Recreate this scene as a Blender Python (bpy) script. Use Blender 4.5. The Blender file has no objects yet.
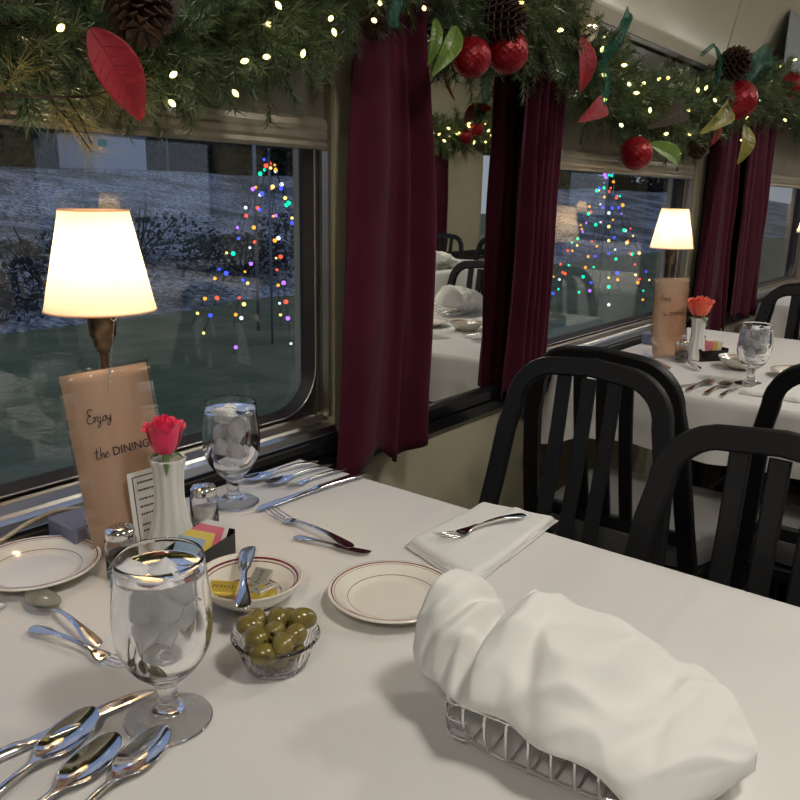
import bpy, math, random
from mathutils import Vector, Matrix, noise
PI = math.pi
random.seed(7)
scn = bpy.context.scene
COL = scn.collection

# ------------------------------------------------------------------ materials
def new_mat(name):
    m = bpy.data.materials.new(name); m.use_nodes = True
    nt = m.node_tree; nt.nodes.clear()
    out = nt.nodes.new('ShaderNodeOutputMaterial')
    return m, nt, out
def pmat(name, col, rough=.5, metal=0., spec=.5, trans=0., ior=1.45, emis=None, es=0., sheen=0., coat=0.,
         col2=None, scale=20., bump=0., bscale=60., sub=0., detail=3., bdist=.002):
    m, nt, out = new_mat(name)
    b = nt.nodes.new('ShaderNodeBsdfPrincipled')
    b.inputs['Base Color'].default_value = (*col, 1); b.inputs['Roughness'].default_value = rough
    b.inputs['Metallic'].default_value = metal; b.inputs['IOR'].default_value = ior
    b.inputs['Specular IOR Level'].default_value = spec
    b.inputs['Transmission Weight'].default_value = trans
    b.inputs['Sheen Weight'].default_value = sheen; b.inputs['Coat Weight'].default_value = coat
    if emis: b.inputs['Emission Color'].default_value = (*emis, 1); b.inputs['Emission Strength'].default_value = es
    if col2 or bump:
        tc = nt.nodes.new('ShaderNodeTexCoord')
    if col2:
        n = nt.nodes.new('ShaderNodeTexNoise'); n.inputs['Scale'].default_value = scale; n.inputs['Detail'].default_value = detail
        r = nt.nodes.new('ShaderNodeValToRGB'); r.color_ramp.elements[0].position = .35; r.color_ramp.elements[1].position = .65
        r.color_ramp.elements[0].color = (*col, 1); r.color_ramp.elements[1].color = (*col2, 1)
        nt.links.new(tc.outputs['Object'], n.inputs['Vector']); nt.links.new(n.outputs['Fac'], r.inputs['Fac']); nt.links.new(r.outputs['Color'], b.inputs['Base Color'])
    if bump:
        n2 = nt.nodes.new('ShaderNodeTexNoise'); n2.inputs['Scale'].default_value = bscale; n2.inputs['Detail'].default_value = 4
        bp = nt.nodes.new('ShaderNodeBump'); bp.inputs['Strength'].default_value = bump; bp.inputs['Distance'].default_value = bdist
        nt.links.new(tc.outputs['Object'], n2.inputs['Vector']); nt.links.new(n2.outputs['Fac'], bp.inputs['Height']); nt.links.new(bp.outputs['Normal'], b.inputs['Normal'])
    nt.links.new(b.outputs[0], out.inputs[0])
    return m
def emat(name, col, s):
    m, nt, out = new_mat(name); e = nt.nodes.new('ShaderNodeEmission')
    e.inputs[0].default_value = (*col, 1); e.inputs[1].default_value = s; nt.links.new(e.outputs[0], out.inputs[0]); return m
def pane_mat(name, tint, ior=1.5):
    m, nt, out = new_mat(name)
    t = nt.nodes.new('ShaderNodeBsdfTransparent'); t.inputs[0].default_value = (*tint, 1)
    g = nt.nodes.new('ShaderNodeBsdfGlossy'); g.inputs['Roughness'].default_value = 0.0; g.inputs[0].default_value = (1, 1, 1, 1)
    lw = nt.nodes.new('ShaderNodeLayerWeight'); lw.inputs[0].default_value = .5
    pw = nt.nodes.new('ShaderNodeMath'); pw.operation = 'POWER'; pw.inputs[1].default_value = 5
    f = nt.nodes.new('ShaderNodeMath'); f.operation = 'MULTIPLY_ADD'; r0 = ((ior-1)/(ior+1))**2; f.inputs[1].default_value = 1-r0; f.inputs[2].default_value = r0
    nt.links.new(lw.outputs['Facing'], pw.inputs[0]); nt.links.new(pw.outputs[0], f.inputs[0])
    x = nt.nodes.new('ShaderNodeMixShader')
    nt.links.new(f.outputs[0], x.inputs[0]); nt.links.new(t.outputs[0], x.inputs[1]); nt.links.new(g.outputs[0], x.inputs[2]); nt.links.new(x.outputs[0], out.inputs[0])
    return m
def trans_mat(name, col, tcol, fac, rough=.8):
    m, nt, out = new_mat(name)
    d = nt.nodes.new('ShaderNodeBsdfPrincipled'); d.inputs['Base Color'].default_value = (*col, 1); d.inputs['Roughness'].default_value = rough
    t = nt.nodes.new('ShaderNodeBsdfTranslucent'); t.inputs[0].default_value = (*tcol, 1)
    x = nt.nodes.new('ShaderNodeMixShader'); x.inputs[0].default_value = fac
    nt.links.new(d.outputs[0], x.inputs[1]); nt.links.new(t.outputs[0], x.inputs[2]); nt.links.new(x.outputs[0], out.inputs[0])
    return m

M = {}
M['cream'] = pmat('cream_paint', (.44, .40, .28), .38, col2=(.40, .36, .25), scale=3, bump=.05, bscale=30)
M['cream2'] = pmat('cream_ceiling_paint', (.80, .76, .62), .22, col2=(.76, .715, .57), scale=2)
M['floor'] = pmat('dark_carpet', (.035, .02, .022), .95, col2=(.02, .012, .014), scale=120, bump=.5, bscale=300)
M['black_trim'] = pmat('black_trim', (.008, .008, .009), .16)
M['gasket'] = pmat('rubber_gasket', (.018, .015, .014), .5)
M['alu'] = pmat('aluminium', (.72, .68, .62), .28, metal=1, bump=.05, bscale=15)
M['alu_dull'] = pmat('bronze_anodised', (.42, .38, .31), .3, metal=.9, col2=(.34, .30, .25), scale=9)
M['glass_pane'] = pane_mat('window_glass', (.92, .94, .94), 1.72)
M['mirror'] = pmat('mirror_silver', (.86, .88, .84), .01, metal=1)
M['blind'] = pmat('blind_vinyl', (.17, .15, .115), .6, col2=(.15, .13, .10), scale=5)
M['blindbar'] = pmat('blind_bar', (.36, .32, .25), .35, metal=.3)
M['lintel'] = pmat('dark_wood_lintel', (.045, .035, .025), .3, col2=(.03, .022, .015), scale=8)
M['chair'] = pmat('black_powdercoat', (.0055, .0055, .0062), .48, bump=.12, bscale=500, bdist=.0005)
M['vinyl'] = pmat('grey_vinyl', (.19, .182, .172), .33, bump=.15, bscale=250, bdist=.0006)
M['chrome'] = pmat('chrome', (.80, .79, .77), .06, metal=1)
M['steel'] = pmat('polished_steel', (.74, .73, .72), .075, metal=1)
M['brass'] = pmat('antique_brass', (.23, .16, .09), .3, metal=.9, col2=(.12, .085, .05), scale=60)
M['china'] = pmat('ivory_china', (.80, .76, .66), .12, coat=.5)
M['maroon'] = pmat('maroon_glaze', (.22, .025, .04), .15)
M['glass'] = pmat('clear_glass', (1, 1, 1), .0, trans=1, ior=1.45)
M['water'] = pmat('iced_water', (.97, .985, 1.0), .0, trans=1, ior=1.33)
M['ice'] = pmat('ice', (.96, .96, .96), .15, trans=.35, ior=1.2, bump=.5, bscale=90, bdist=.003)
M['plastic_clear'] = pmat('clear_plastic', (1, .985, .99), .03, trans=1, ior=1.38)
M['milkglass'] = pmat('white_milk_glass', (.74, .74, .70), .15, coat=.4)
M['rose'] = pmat('pink_rose', (.82, .022, .12), .55, col2=(.70, .012, .08), scale=40, sheen=.3)
M['rose2'] = pmat('coral_rose', (.95, .17, .09), .55, col2=(.90, .11, .06), scale=40, sheen=.3)
M['stem'] = pmat('green_stem', (.07, .15, .03), .5)
M['olive'] = pmat('green_olive', (.15, .112, .020), .22, col2=(.22, .17, .042), scale=70, coat=.6)
M['olive_dark'] = pmat('olive_hole', (.05, .03, .012), .5)
M['gold'] = pmat('gold_foil', (.80, .62, .12), .3, metal=.65, bump=.4, bscale=120)
M['silverfoil'] = pmat('silver_foil', (.62, .60, .52), .3, metal=.7, bump=.4, bscale=120)
M['black_plastic'] = pmat('black_plastic', (.008, .008, .009), .12)
M['ink'] = pmat('black_ink', (.012, .01, .03), .5)
M['ink_soft'] = pmat('brown_ink', (.13, .08, .07), .6)
M['pk_yellow'] = pmat('yellow_packet', (.85, .68, .16), .5)
M['pk_pink'] = pmat('pink_packet', (.82, .22, .30), .5)
M['pk_white'] = pmat('white_packet', (.80, .80, .76), .5)
M['pk_blue'] = pmat('blue_packet', (.36, .50, .66), .5)
M['card'] = trans_mat('menu_card', (.80, .68, .56), (1.0, .68, .44), .55, .55)
M['lamin'] = pane_mat('laminate_film', (.93, .92, .90), 1.4)
M['paper'] = pmat('white_paper', (.78, .77, .74), .6)
M['shade'] = trans_mat('lamp_shade_fabric', (.86, .80, .70), (1.0, .90, .74), .62)
M['bulb'] = emat('bulb_glow', (1.0, .72, .40), 14)
M['greybox'] = pmat('slate_lamp_base', (.19, .20, .27), .38)
M['salt'] = pmat('salt_grains', (.82, .80, .76), .8)
M['pepper'] = pmat('ground_pepper', (.06, .04, .03), .9, col2=(.22, .17, .12), scale=600)
M['cord'] = pmat('ivory_cord', (.50, .42, .28), .4)
M['pine'] = pmat('pine_needles', (.04, .105, .045), .30, col2=(.10, .15, .05), scale=14, spec=1)
M['pine_glint'] = pmat('glint_pine_needles', (.17, .25, .13), .26, col2=(.30, .30, .14), scale=9, spec=1)  # paler share of the needles: glossy glints put into the colour
M['pine_gold'] = pmat('yellow_pine_needles', (.46, .36, .10), .3, col2=(.22, .20, .05), scale=20, spec=.8)
M['twig'] = pmat('brown_twig', (.04, .025, .015), .8)
M['cone'] = pmat('pinecone_scales', (.035, .018, .010), .5, col2=(.08, .045, .028), scale=70)
M['redball'] = pmat('red_glitter', (.34, .006, .014), .30, metal=.3, col2=(.20, .003, .008), scale=120, bump=.5, bscale=400, bdist=.001)
M['redleaf'] = pmat('red_velvet', (.36, .003, .014), .6, col2=(.24, .002, .010), scale=30, sheen=.2)
M['greenleaf'] = pmat('green_magnolia_leaf', (.16, .25, .03), .35, col2=(.10, .18, .025), scale=25)
M['yellowleaf'] = pmat('olive_gold_leaf', (.30, .25, .04), .4, col2=(.18, .17, .04), scale=25)
def sheer(name, col, a):
    m = trans_mat(name, col, col, .5, .35); nt = m.node_tree; out = [n for n in nt.nodes if n.type == 'OUTPUT_MATERIAL'][0]
    src = out.inputs[0].links[0].from_socket; t = nt.nodes.new('ShaderNodeBsdfTransparent'); t.inputs[0].default_value = (.75, .9, .85, 1); x = nt.nodes.new('ShaderNodeMixShader'); x.inputs[0].default_value = a
    nt.links.new(src, x.inputs[2]); nt.links.new(t.outputs[0], x.inputs[1]); nt.links.new(x.outputs[0], out.inputs[0]); return m
M['ribbon'] = sheer('sheer_green_ribbon', (.06, .22, .17), .40)
M['silverball'] = pmat('mercury_glass', (.80, .74, .55), .08, metal=1, bump=.6, bscale=60, bdist=.004)
M['fairy'] = emat('fairy_bulb', (1.0, .80, .27), 3.6)
M['wire'] = pmat('green_wire', (.012, .03, .015), .5)

def cloth_mat(name, col, bump, wrinkle=0.):
    m, nt, out = new_mat(name)
    b = nt.nodes.new('ShaderNodeBsdfPrincipled'); b.inputs['Base Color'].default_value = (*col, 1); b.inputs['Roughness'].default_value = .75
    b.inputs['Sheen Weight'].default_value = .12
    b.inputs['Specular IOR Level'].default_value = .3
    tc = nt.nodes.new('ShaderNodeTexCoord')
    n = nt.nodes.new('ShaderNodeTexNoise'); n.inputs['Scale'].default_value = 900
    mp = nt.nodes.new('ShaderNodeMapping'); mp.inputs['Rotation'].default_value = (0, 0, .5); mp.inputs['Scale'].default_value = (1.5, 7, 4)
    n2 = nt.nodes.new('ShaderNodeTexNoise'); n2.inputs['Scale'].default_value = 1.6; n2.inputs['Detail'].default_value = 2
    b1 = nt.nodes.new('ShaderNodeBump'); b1.inputs['Strength'].default_value = bump; b1.inputs['Distance'].default_value = .0006
    b2 = nt.nodes.new('ShaderNodeBump'); b2.inputs['Strength'].default_value = wrinkle; b2.inputs['Distance'].default_value = .02
    nt.links.new(tc.outputs['Object'], n.inputs['Vector']); nt.links.new(tc.outputs['Object'], mp.inputs['Vector']); nt.links.new(mp.outputs[0], n2.inputs['Vector'])
    nt.links.new(n2.outputs['Fac'], b2.inputs['Height']); nt.links.new(n.outputs['Fac'], b1.inputs['Height'])
    nt.links.new(b2.outputs[0], b1.inputs['Normal']); nt.links.new(b1.outputs[0], b.inputs['Normal']); nt.links.new(b.outputs[0], out.inputs[0])
    return m
M['linen'] = cloth_mat('white_linen', (.70, .675, .645), .15, .16)
M['napkin'] = cloth_mat('white_napkin_linen', (.76, .745, .71), .12, .05)
M['curtain'] = pmat('burgundy_curtain', (.072, .009, .022), .9, sheen=.05, spec=.2, col2=(.058, .007, .017), scale=9, bump=.2, bscale=700, bdist=.0005)
M['lawn'] = pmat('dusk_lawn', (.115, .125, .045), .9, col2=(.21, .20, .085), scale=1.3, bump=.8, bscale=9, bdist=.15, detail=8)
M['gravel'] = None

def gravel():
    m, nt, out = new_mat('gravel_embankment')
    b = nt.nodes.new('ShaderNodeBsdfPrincipled'); b.inputs['Roughness'].default_value = .95
    tc = nt.nodes.new('ShaderNodeTexCoord')
    v = nt.nodes.new('ShaderNodeTexVoronoi'); v.inputs['Scale'].default_value = 11
    n = nt.nodes.new('ShaderNodeTexNoise'); n.inputs['Scale'].default_value = .45; n.inputs['Detail'].default_value = 5
    r = nt.nodes.new('ShaderNodeValToRGB'); r.color_ramp.elements[0].color = (.10, .09, .085, 1); r.color_ramp.elements[1].color = (.80, .74, .70, 1)
    r.color_ramp.elements[0].position = .1; r.color_ramp.elements[1].position = .9
    r2 = nt.nodes.new('ShaderNodeValToRGB'); r2.color_ramp.elements[0].color = (.35, .36, .30, 1); r2.color_ramp.elements[1].color = (1, 1, 1, 1)
    r2.color_ramp.elements[0].position = .40; r2.color_ramp.elements[1].position = .58
    mx = nt.nodes.new('ShaderNodeMixRGB'); mx.blend_type = 'MULTIPLY'; mx.inputs[0].default_value = 1
    bp = nt.nodes.new('ShaderNodeBump'); bp.inputs['Strength'].default_value = 1; bp.inputs['Distance'].default_value = .1
    L = nt.links.new
    L(tc.outputs['Object'], v.inputs['Vector']); L(tc.outputs['Object'], n.inputs['Vector'])
    L(v.outputs['Color'], r.inputs['Fac']); L(n.outputs['Fac'], r2.inputs['Fac']); L(r.outputs[0], mx.inputs[1]); L(r2.outputs[0], mx.inputs[2])
    L(mx.outputs[0], b.inputs['Base Color']); L(v.outputs['Distance'], bp.inputs['Height']); L(bp.outputs[0], b.inputs['Normal']); L(b.outputs[0], out.inputs[0])
    return m
M['gravel'] = gravel()
M['brush'] = pmat('dark_brush', (.035, .035, .028), .9, col2=(.07, .06, .05), scale=3, bump=1, bscale=5, bdist=.3)
M['treeleaf'] = pmat('dark_foliage', (.012, .022, .012), .85, col2=(.03, .04, .02), scale=2)
M['bark'] = pmat('dark_bark', (.03, .026, .022), .9)
M['shedwall'] = pmat('pale_shed_wall', (.50, .52, .56), .6)
M['shedroof'] = pmat('grey_metal', (.2, .2, .22), .5)
M['teal'] = pmat('teal_panel', (.02, .30, .27), .5)

# ------------------------------------------------------------------ mesh helpers
class MB:
    def __init__(s): s.v = []; s.f = []
    def add(s, vs, fs):
        o = len(s.v); s.v += [tuple(v) for v in vs]; s.f += [tuple(i + o for i in f) for f in fs]; return s
    def box(s, x0, x1, y0, y1, z0, z1, mt=None):
        vs = [Vector(p) for p in ((x0,y0,z0),(x1,y0,z0),(x1,y1,z0),(x0,y1,z0),(x0,y0,z1),(x1,y0,z1),(x1,y1,z1),(x0,y1,z1))]
        if mt: vs = [mt @ v for v in vs]
        return s.add(vs, [(0,3,2,1),(4,5,6,7),(0,1,5,4),(1,2,6,5),(2,3,7,6),(3,0,4,7)])
    def lathe(s, prof, n=32, c=(0,0,0), mt=None, rfun=None, closed=False):
        # prof (r,z) list; ends on the axis are closed by poles
        rings = []; vs = []; fs = []
        for k, (r, z) in enumerate(prof):
            if r < 1e-6: rings.append([len(vs)]); vs.append(Vector((c[0], c[1], c[2]+z)))
            else:
                ring = []
                for i in range(n):
                    a = 2*PI*i/n; rr = r*(rfun(a, k, z) if rfun else 1)
                    ring.append(len(vs)); vs.append(Vector((c[0]+rr*math.cos(a), c[1]+rr*math.sin(a), c[2]+z)))
                rings.append(ring)
        pairs = list(zip(rings[:-1], rings[1:]))
        if closed: pairs.append((rings[-1], rings[0]))
        for A, B in pairs:
            if len(A) == 1 and len(B) == 1: continue
            for i in range(n):
                j = (i+1) % n
                if len(A) == 1: fs.append((A[0], B[j], B[i]))
                elif len(B) == 1: fs.append((A[i], A[j], B[0]))
                else: fs.append((A[i], A[j], B[j], B[i]))
        if mt: vs = [mt @ v for v in vs]
        return s.add(vs, fs)
    def sweep(s, path, sec, up=(0,0,1), closed=False, scale=None, cap=True):
        # sec: list of (a,b); a along side (up x tangent), b along the true normal
        P = [Vector(p) for p in path]; n = len(P); k = len(sec); vs = []; fs = []
        up = Vector(up)
        for i in range(n):
            if closed: t = P[(i+1) % n]-P[i-1]
            else: t = P[min(i+1, n-1)]-P[max(i-1, 0)]
            t.normalize(); sd = up.cross(t)
            if sd.length < 1e-5: sd = Vector((1,0,0)).cross(t)
            if sd.length < 1e-5: sd = Vector((0,1,0)).cross(t)
            sd.normalize(); nm = t.cross(sd).normalized()
            q = scale[i] if scale else 1
            for a, b in sec: vs.append(P[i] + sd*a*q + nm*b*q)
        m = n if closed else n-1
        for i in range(m):
            j = (i+1) % n
            for a in range(k):
                b = (a+1) % k; fs.append((i*k+a, i*k+b, j*k+b, j*k+a))
        if not closed and cap: fs.append(tuple(range(k))[::-1]); fs.append(tuple((n-1)*k+a for a in range(k)))
        return s.add(vs, fs)
    def tube(s, path, r, n=8, closed=False, scale=None):
        P = [Vector(p) for p in path]; N = len(P); vs = []; fs = []
        t0 = (P[1]-P[0]).normalized(); ref = Vector((0,0,1)) if abs(t0.z) < .9 else Vector((1,0,0))
        nm = (ref - t0*ref.dot(t0)).normalized()
        for i in range(N):
            if closed: t = (P[(i+1) % N]-P[i-1]).normalized()
            else: t = (P[min(i+1, N-1)]-P[max(i-1, 0)]).normalized()
            nm = (nm - t*nm.dot(t)).normalized(); bn = t.cross(nm)
            q = r*(scale[i] if scale else 1)
            for a in range(n):
                w = 2*PI*a/n; vs.append(P[i]+nm*q*math.cos(w)+bn*q*math.sin(w))
        m = N if closed else N-1
        for i in range(m):
            j = (i+1) % N
            for a in range(n):
                b = (a+1) % n; fs.append((i*n+a, i*n+b, j*n+b, j*n+a))
        if not closed: fs.append(tuple(range(n))[::-1]); fs.append(tuple((N-1)*n+a for a in range(n)))
        return s.add(vs, fs)
    def grid(s, fn, nu, nv):
        vs = [fn(i/nu, j/nv) for i in range(nu+1) for j in range(nv+1)]
        return s.add(vs, [(i*(nv+1)+j, (i+1)*(nv+1)+j, (i+1)*(nv+1)+j+1, i*(nv+1)+j+1) for i in range(nu) for j in range(nv)])
    def ball(s, c, r, n=12, sc=(1,1,1), mt=None):
        k = max(4, n//2)
        prof = [(r*math.sin(PI*i/k), -r*math.cos(PI*i/k)) for i in range(k+1)]; prof[0] = (0, -r); prof[-1] = (0, r)
        T = Matrix.Translation(c) @ (mt or Matrix()) @ Matrix.Diagonal((*sc, 1))
        return s.lathe(prof, n, mt=T)
    def strip(s, st, mt=None):
        # st: stations (x, halfwidth, ymid, z, thickness, dish); a solid flat bar with rounded ends along x
        U = (-1, -.62, 0, .62, 1); vs = []; fs = []; k = 8
        for (x, w, ym, z, th, d) in st:
            for u in U: vs.append(Vector((x, ym+u*w, z - d*(1-u*u) + th/2*(1-.6*abs(u)**3))))
            for u in (.62, 0, -.62): vs.append(Vector((x, ym+u*w, z - d*(1-u*u) - th/2*(1-.6*abs(u)**3))))
        for i in range(len(st)-1):
            for a in range(k): b = (a+1) % k; fs.append((i*k+a, (i+1)*k+a, (i+1)*k+b, i*k+b))
        fs.append(tuple(range(k))); n = len(st)-1; fs.append(tuple(n*k+a for a in range(k))[::-1])
        if mt: vs = [mt @ v for v in vs]
        return s.add(vs, fs)
    def build(s, name, mat, parent=None, smooth=True, loc=None, sub=0, bev=0, solid=0, ang=None, mats=None, mfun=None):
        me = bpy.data.meshes.new(name); me.from_pydata(s.v, [], s.f); me.update()
        if mats:
            for m in mats: me.materials.append(M[m])
            for p in me.polygons: p.material_index = mfun(p.center, p.index)
        else: me.materials.append(M[mat] if isinstance(mat, str) else mat)
        if smooth: me.polygons.foreach_set('use_smooth', [True]*len(me.polygons))
        o = bpy.data.objects.new(name, me); COL.objects.link(o)
        if parent: o.parent = parent
        if loc: o.location = loc
        if solid: q = o.modifiers.new('solid', 'SOLIDIFY'); q.thickness = solid; q.offset = 0
        if bev: q = o.modifiers.new('bevel', 'BEVEL'); q.width = bev; q.segments = 2; q.limit_method = 'ANGLE'; q.angle_limit = .6
        if sub: q = o.modifiers.new('sub', 'SUBSURF'); q.levels = sub; q.render_levels = sub
        if smooth and ang is not None or bev:
            try:
                me.set_sharp_from_angle(angle=ang or .7)
            except Exception: pass
        return o
def tag(o, label=None, cat=None, group=None, kind=None):
    if label: o['label'] = label
    if cat: o['category'] = cat
    if group: o['group'] = group
    if kind: o['kind'] = kind
    return o
def empty(name, loc=(0,0,0), rz=0., label=None, cat=None, group=None):
    o = bpy.data.objects.new(name, None); COL.objects.link(o); o.location = loc; o.rotation_euler = (0, 0, rz); o.empty_display_size = .05
    return tag(o, label, cat, group)
def copy_tree(o, loc=None, rz=None, label=None, group=None, scale=None, parent=None):
    c = o.copy(); COL.objects.link(c)
    if parent is not None: c.parent = parent
    for ch in list(o.children): copy_tree(ch, parent=c)
    if loc is not None: c.location = loc
    if rz is not None: c.rotation_euler = (c.rotation_euler[0], c.rotation_euler[1], rz)
    if label: c['label'] = label
    if group: c['group'] = group
    if scale: c.scale = (scale,)*3
    return c
def struct(name, mb, mat, **k):
    o = mb.build(name, mat, smooth=False, **k); o['kind'] = 'structure'; return o
RZ = lambda a: Matrix.Rotation(a, 4, 'Z')
RX = lambda a: Matrix.Rotation(a, 4, 'X')
RY = lambda a: Matrix.Rotation(a, 4, 'Y')
TR = lambda *p: Matrix.Translation(p)
def smooth_path(pts, n=6, closed=False):
    P = [Vector(p) for p in pts]; out = []; N = len(P)
    for i in range(N if closed else N-1):
        g = (lambda k: P[k % N]) if closed else (lambda k: P[max(0, min(N-1, k))])
        a, b, c, d = g(i-1), g(i), g(i+1), g(i+2)
        for j in range(n):
            t = j/n; out.append(.5*((2*b)+(c-a)*t+(2*a-5*b+4*c-d)*t*t+(3*b-a-3*c+d)*t**3))
    if not closed: out.append(P[-1])
    return out
def hsh(*a): return math.sin(sum(x*y for x, y in zip(a, (12.9898, 78.233, 37.719))))*43758.5453 % 1

# ------------------------------------------------------------------ the railway car
WY, GY = 1.05, 1.11            # wall face and window glass planes
OY = -1.90                     # wall face on the other side of the aisle
X0, X1 = -2.6, 10.2
PITCH = 2.04
WIN = [(-.03-PITCH, 1.124-PITCH)] + [(-.03+PITCH*k, 1.124+PITCH*k) for k in range(5)]
struct('floor', MB().box(X0, X1, OY-.1, WY+.12, -.06, 0), 'floor')
def side_wall(name, wins, y0, y1):
    mb = MB(); mb.box(X0, X1, y0, y1, 0, .70); mb.box(X0, X1, y0, y1, 1.60, 1.72)
    edges = [X0]
    for a, b in wins: edges += [max(a-.03, X0), b+.026]
    edges.append(X1)
    for i in range(0, len(edges), 2):
        if edges[i+1]-edges[i] > .01: mb.box(edges[i], edges[i+1], y0, y1, .70, 1.60)
    return struct(name, mb, 'cream')
side_wall('wall_left', WIN, WY, WY+.11)
OWIN = [(a+.25, b+.25) for a, b in WIN]
side_wall('wall_right', OWIN, OY-.11, OY)
struct('wall_front', MB().box(X1, X1+.1, OY-.1, WY+.1, 0, 2.4), 'cream')
struct('wall_back', MB().box(X0-.1, X0, OY-.1, WY+.1, 0, 2.4), 'cream')
# coved ceiling, one continuous shell
cy = (WY+OY)/2; hw = (WY-OY)/2
def ceil_pt(t):
    a = PI*t
    c, s_ = math.cos(a), math.sin(a)
    return cy + (hw+.02)*math.copysign(abs(c)**.62, c), 1.66 + .66*abs(s_)**.80
def cfun(u, v):
    y, z = ceil_pt(v); return (X0+(X1-X0)*u, y, z)
ce = MB().grid(cfun, 12, 48).build('ceiling', 'cream2', solid=.03); ce['kind'] = 'structure'
# ceiling ribs (panel seams)
for k, xr in enumerate((1.74, 3.78, 5.82)):
    mb = MB(); pts = [(xr, *ceil_pt(t/48)) for t in range(1, 48)]
    pts = [(x, y+(cy-y)*.006, z-.012) for x, y, z in pts]
    mb.tube(pts, .006, 6); o = mb.build('trim_1', 'cream2'); o['kind'] = 'structure'
o = MB().box(3.86, 4.95, .955, .962, 1.74, 1.98).build('window_12', pmat('pale_sheen_panel', (.50, .56, .62), .12), smooth=False, bev=.002); o['kind'] = 'structure'  # added pale panel, stands in for the bluish reflection on the glossy ceiling
# lintel trims
for nm, ya, yb in (('trim_2', WY-.035, WY), ('trim_3', OY, OY+.035)):
    mb = MB(); mb.box(X0, X1, ya, yb, 1.585, 1.655); s_ = 1 if ya < WY and ya > 0 else -1
    mb.box(X0, X1, ya-.012 if s_ > 0 else ya, yb if s_ > 0 else yb+.012, 1.640, 1.660)
    struct(nm, mb, 'lintel', bev=.004)
# chair rail / black ledge with stepped aluminium highlights
def ledge(name, y, s_):
    prof = [(0, .655), (-.012, .655), (-.018, .662), (-.018, .688), (-.012, .693), (-.012, .700), (-.026, .706), (-.026, .722), (-.018, .730), (0, .732)]
    mb = MB(); n = len(prof)
    vs = [(x, y+s_*a, z) for x in (X0, X1) for a, z in prof]
    mb.add(vs, [(i, (i+1) % n, n+(i+1) % n, n+i) for i in range(n)]+[tuple(range(n)), tuple(range(2*n-1, n-1, -1))])
    return struct(name, mb, 'black_trim')
ledge('trim_4', WY, 1); ledge('trim_5', OY, -1)
# baseboards
struct('baseboard_left', MB().box(X0, X1, WY-.015, WY, 0, .12), 'black_trim')
struct('baseboard_right', MB().box(X0, X1, OY, OY+.015, 0, .12), 'black_trim')

def rrect(x0, x1, z0, z1, r, n=8):
    pts = []
    for cx, cz, a0 in ((x1-r, z1-r, 0), (x0+r, z1-r, PI/2), (x0+r, z0+r, PI), (x1-r, z0+r, 1.5*PI)):
        for i in range(n+1):
            a = a0+PI/2*i/n; pts.append((cx+r*math.cos(a), cz+r*math.sin(a)))
    return pts
def window(idx, x0, x1, wy, s_):
    # s_=+1: the wall faces -y ; -1: faces +y
    root = empty('window_%d' % idx, (0, 0, 0)); root['kind'] = 'structure'
    gy = wy + s_*.06
    zb, zt = .785, 1.56
    # rounded gasket
    inner = rrect(x0, x1, zb, zt, .085); outer = rrect(x0-.026, x1+.022, zb-.022, zt+.03, .006); mid = rrect(x0-.012, x1+.012, zb-.012, zt+.012, .09)
    n = len(inner); mb = MB()
    ya, yb = gy-s_*.010, gy-s_*.022
    vs = [(x, gy, z) for x, z in inner]+[(x, yb, z) for x, z in mid]+[(x, ya, z) for x, z in outer]+[(x, gy+s_*.03, z) for x, z in outer]
    fs = []
    for k in range(3):
        for i in range(n): j = (i+1) % n; fs.append((k*n+i, k*n+j, (k+1)*n+j, (k+1)*n+i))
    mb.add(vs, fs); o = mb.build('gasket', 'gasket', root, ang=.6)
    mb = MB(); mb.tube([(x, yb-s_*.001, z) for x, z in rrect(x0-.010, x1+.010, zb-.010, zt+.010, .09)], .0016, 5, closed=True)
    mb.build('bead', 'alu', root)
    g = MB(); g.box(x0-.02, x1+.02, gy+s_*.001 if s_ > 0 else gy-.005, gy+.005 if s_ > 0 else gy-.001, zb-.018, zt+.02); g.build('glass', 'glass_pane', root, smooth=False)
    # jamb strips
    for xa, d in ((x1+.024, -1), (x0-.028, 1)):
        mb = MB()
        for (y0, y1, w) in ((.010, .022, .010), (.026, .030, .004), (.036, .052, .008)):
            a, b = sorted((gy-s_*y0-s_*0, gy-s_*y1)); mb.box(min(xa, xa+d*w), max(xa, xa+d*w), a, b, .765, 1.59)
        mb.build('jamb_strip', 'alu_dull', root, smooth=False)
    # sloping aluminium sill and top track
    mb = MB(); prof = [(.002, .768), (-.024, .768), (-.026, .764), (-.030, .764), (-.044, .756), (-.047, .751), (-.060, .748), (-.064, .736), (.002, .730)]
    m = len(prof); vs = [(x, gy+s_*a, z) for x in (x0-.03, x1+.026) for a, z in prof]
    mb.add(vs, [(i, (i+1) % m, m+(i+1) % m, m+i) for i in range(m)]+[tuple(range(m)), tuple(range(2*m-1, m-1, -1))])
    mb.build('sill', 'alu', root, smooth=False)
    return root
for i, (a, b) in enumerate(WIN[1:]): window(i+1, a, b, WY, 1)
for i, (a, b) in enumerate(OWIN): window(i+7, a, b, OY, -1)

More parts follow.
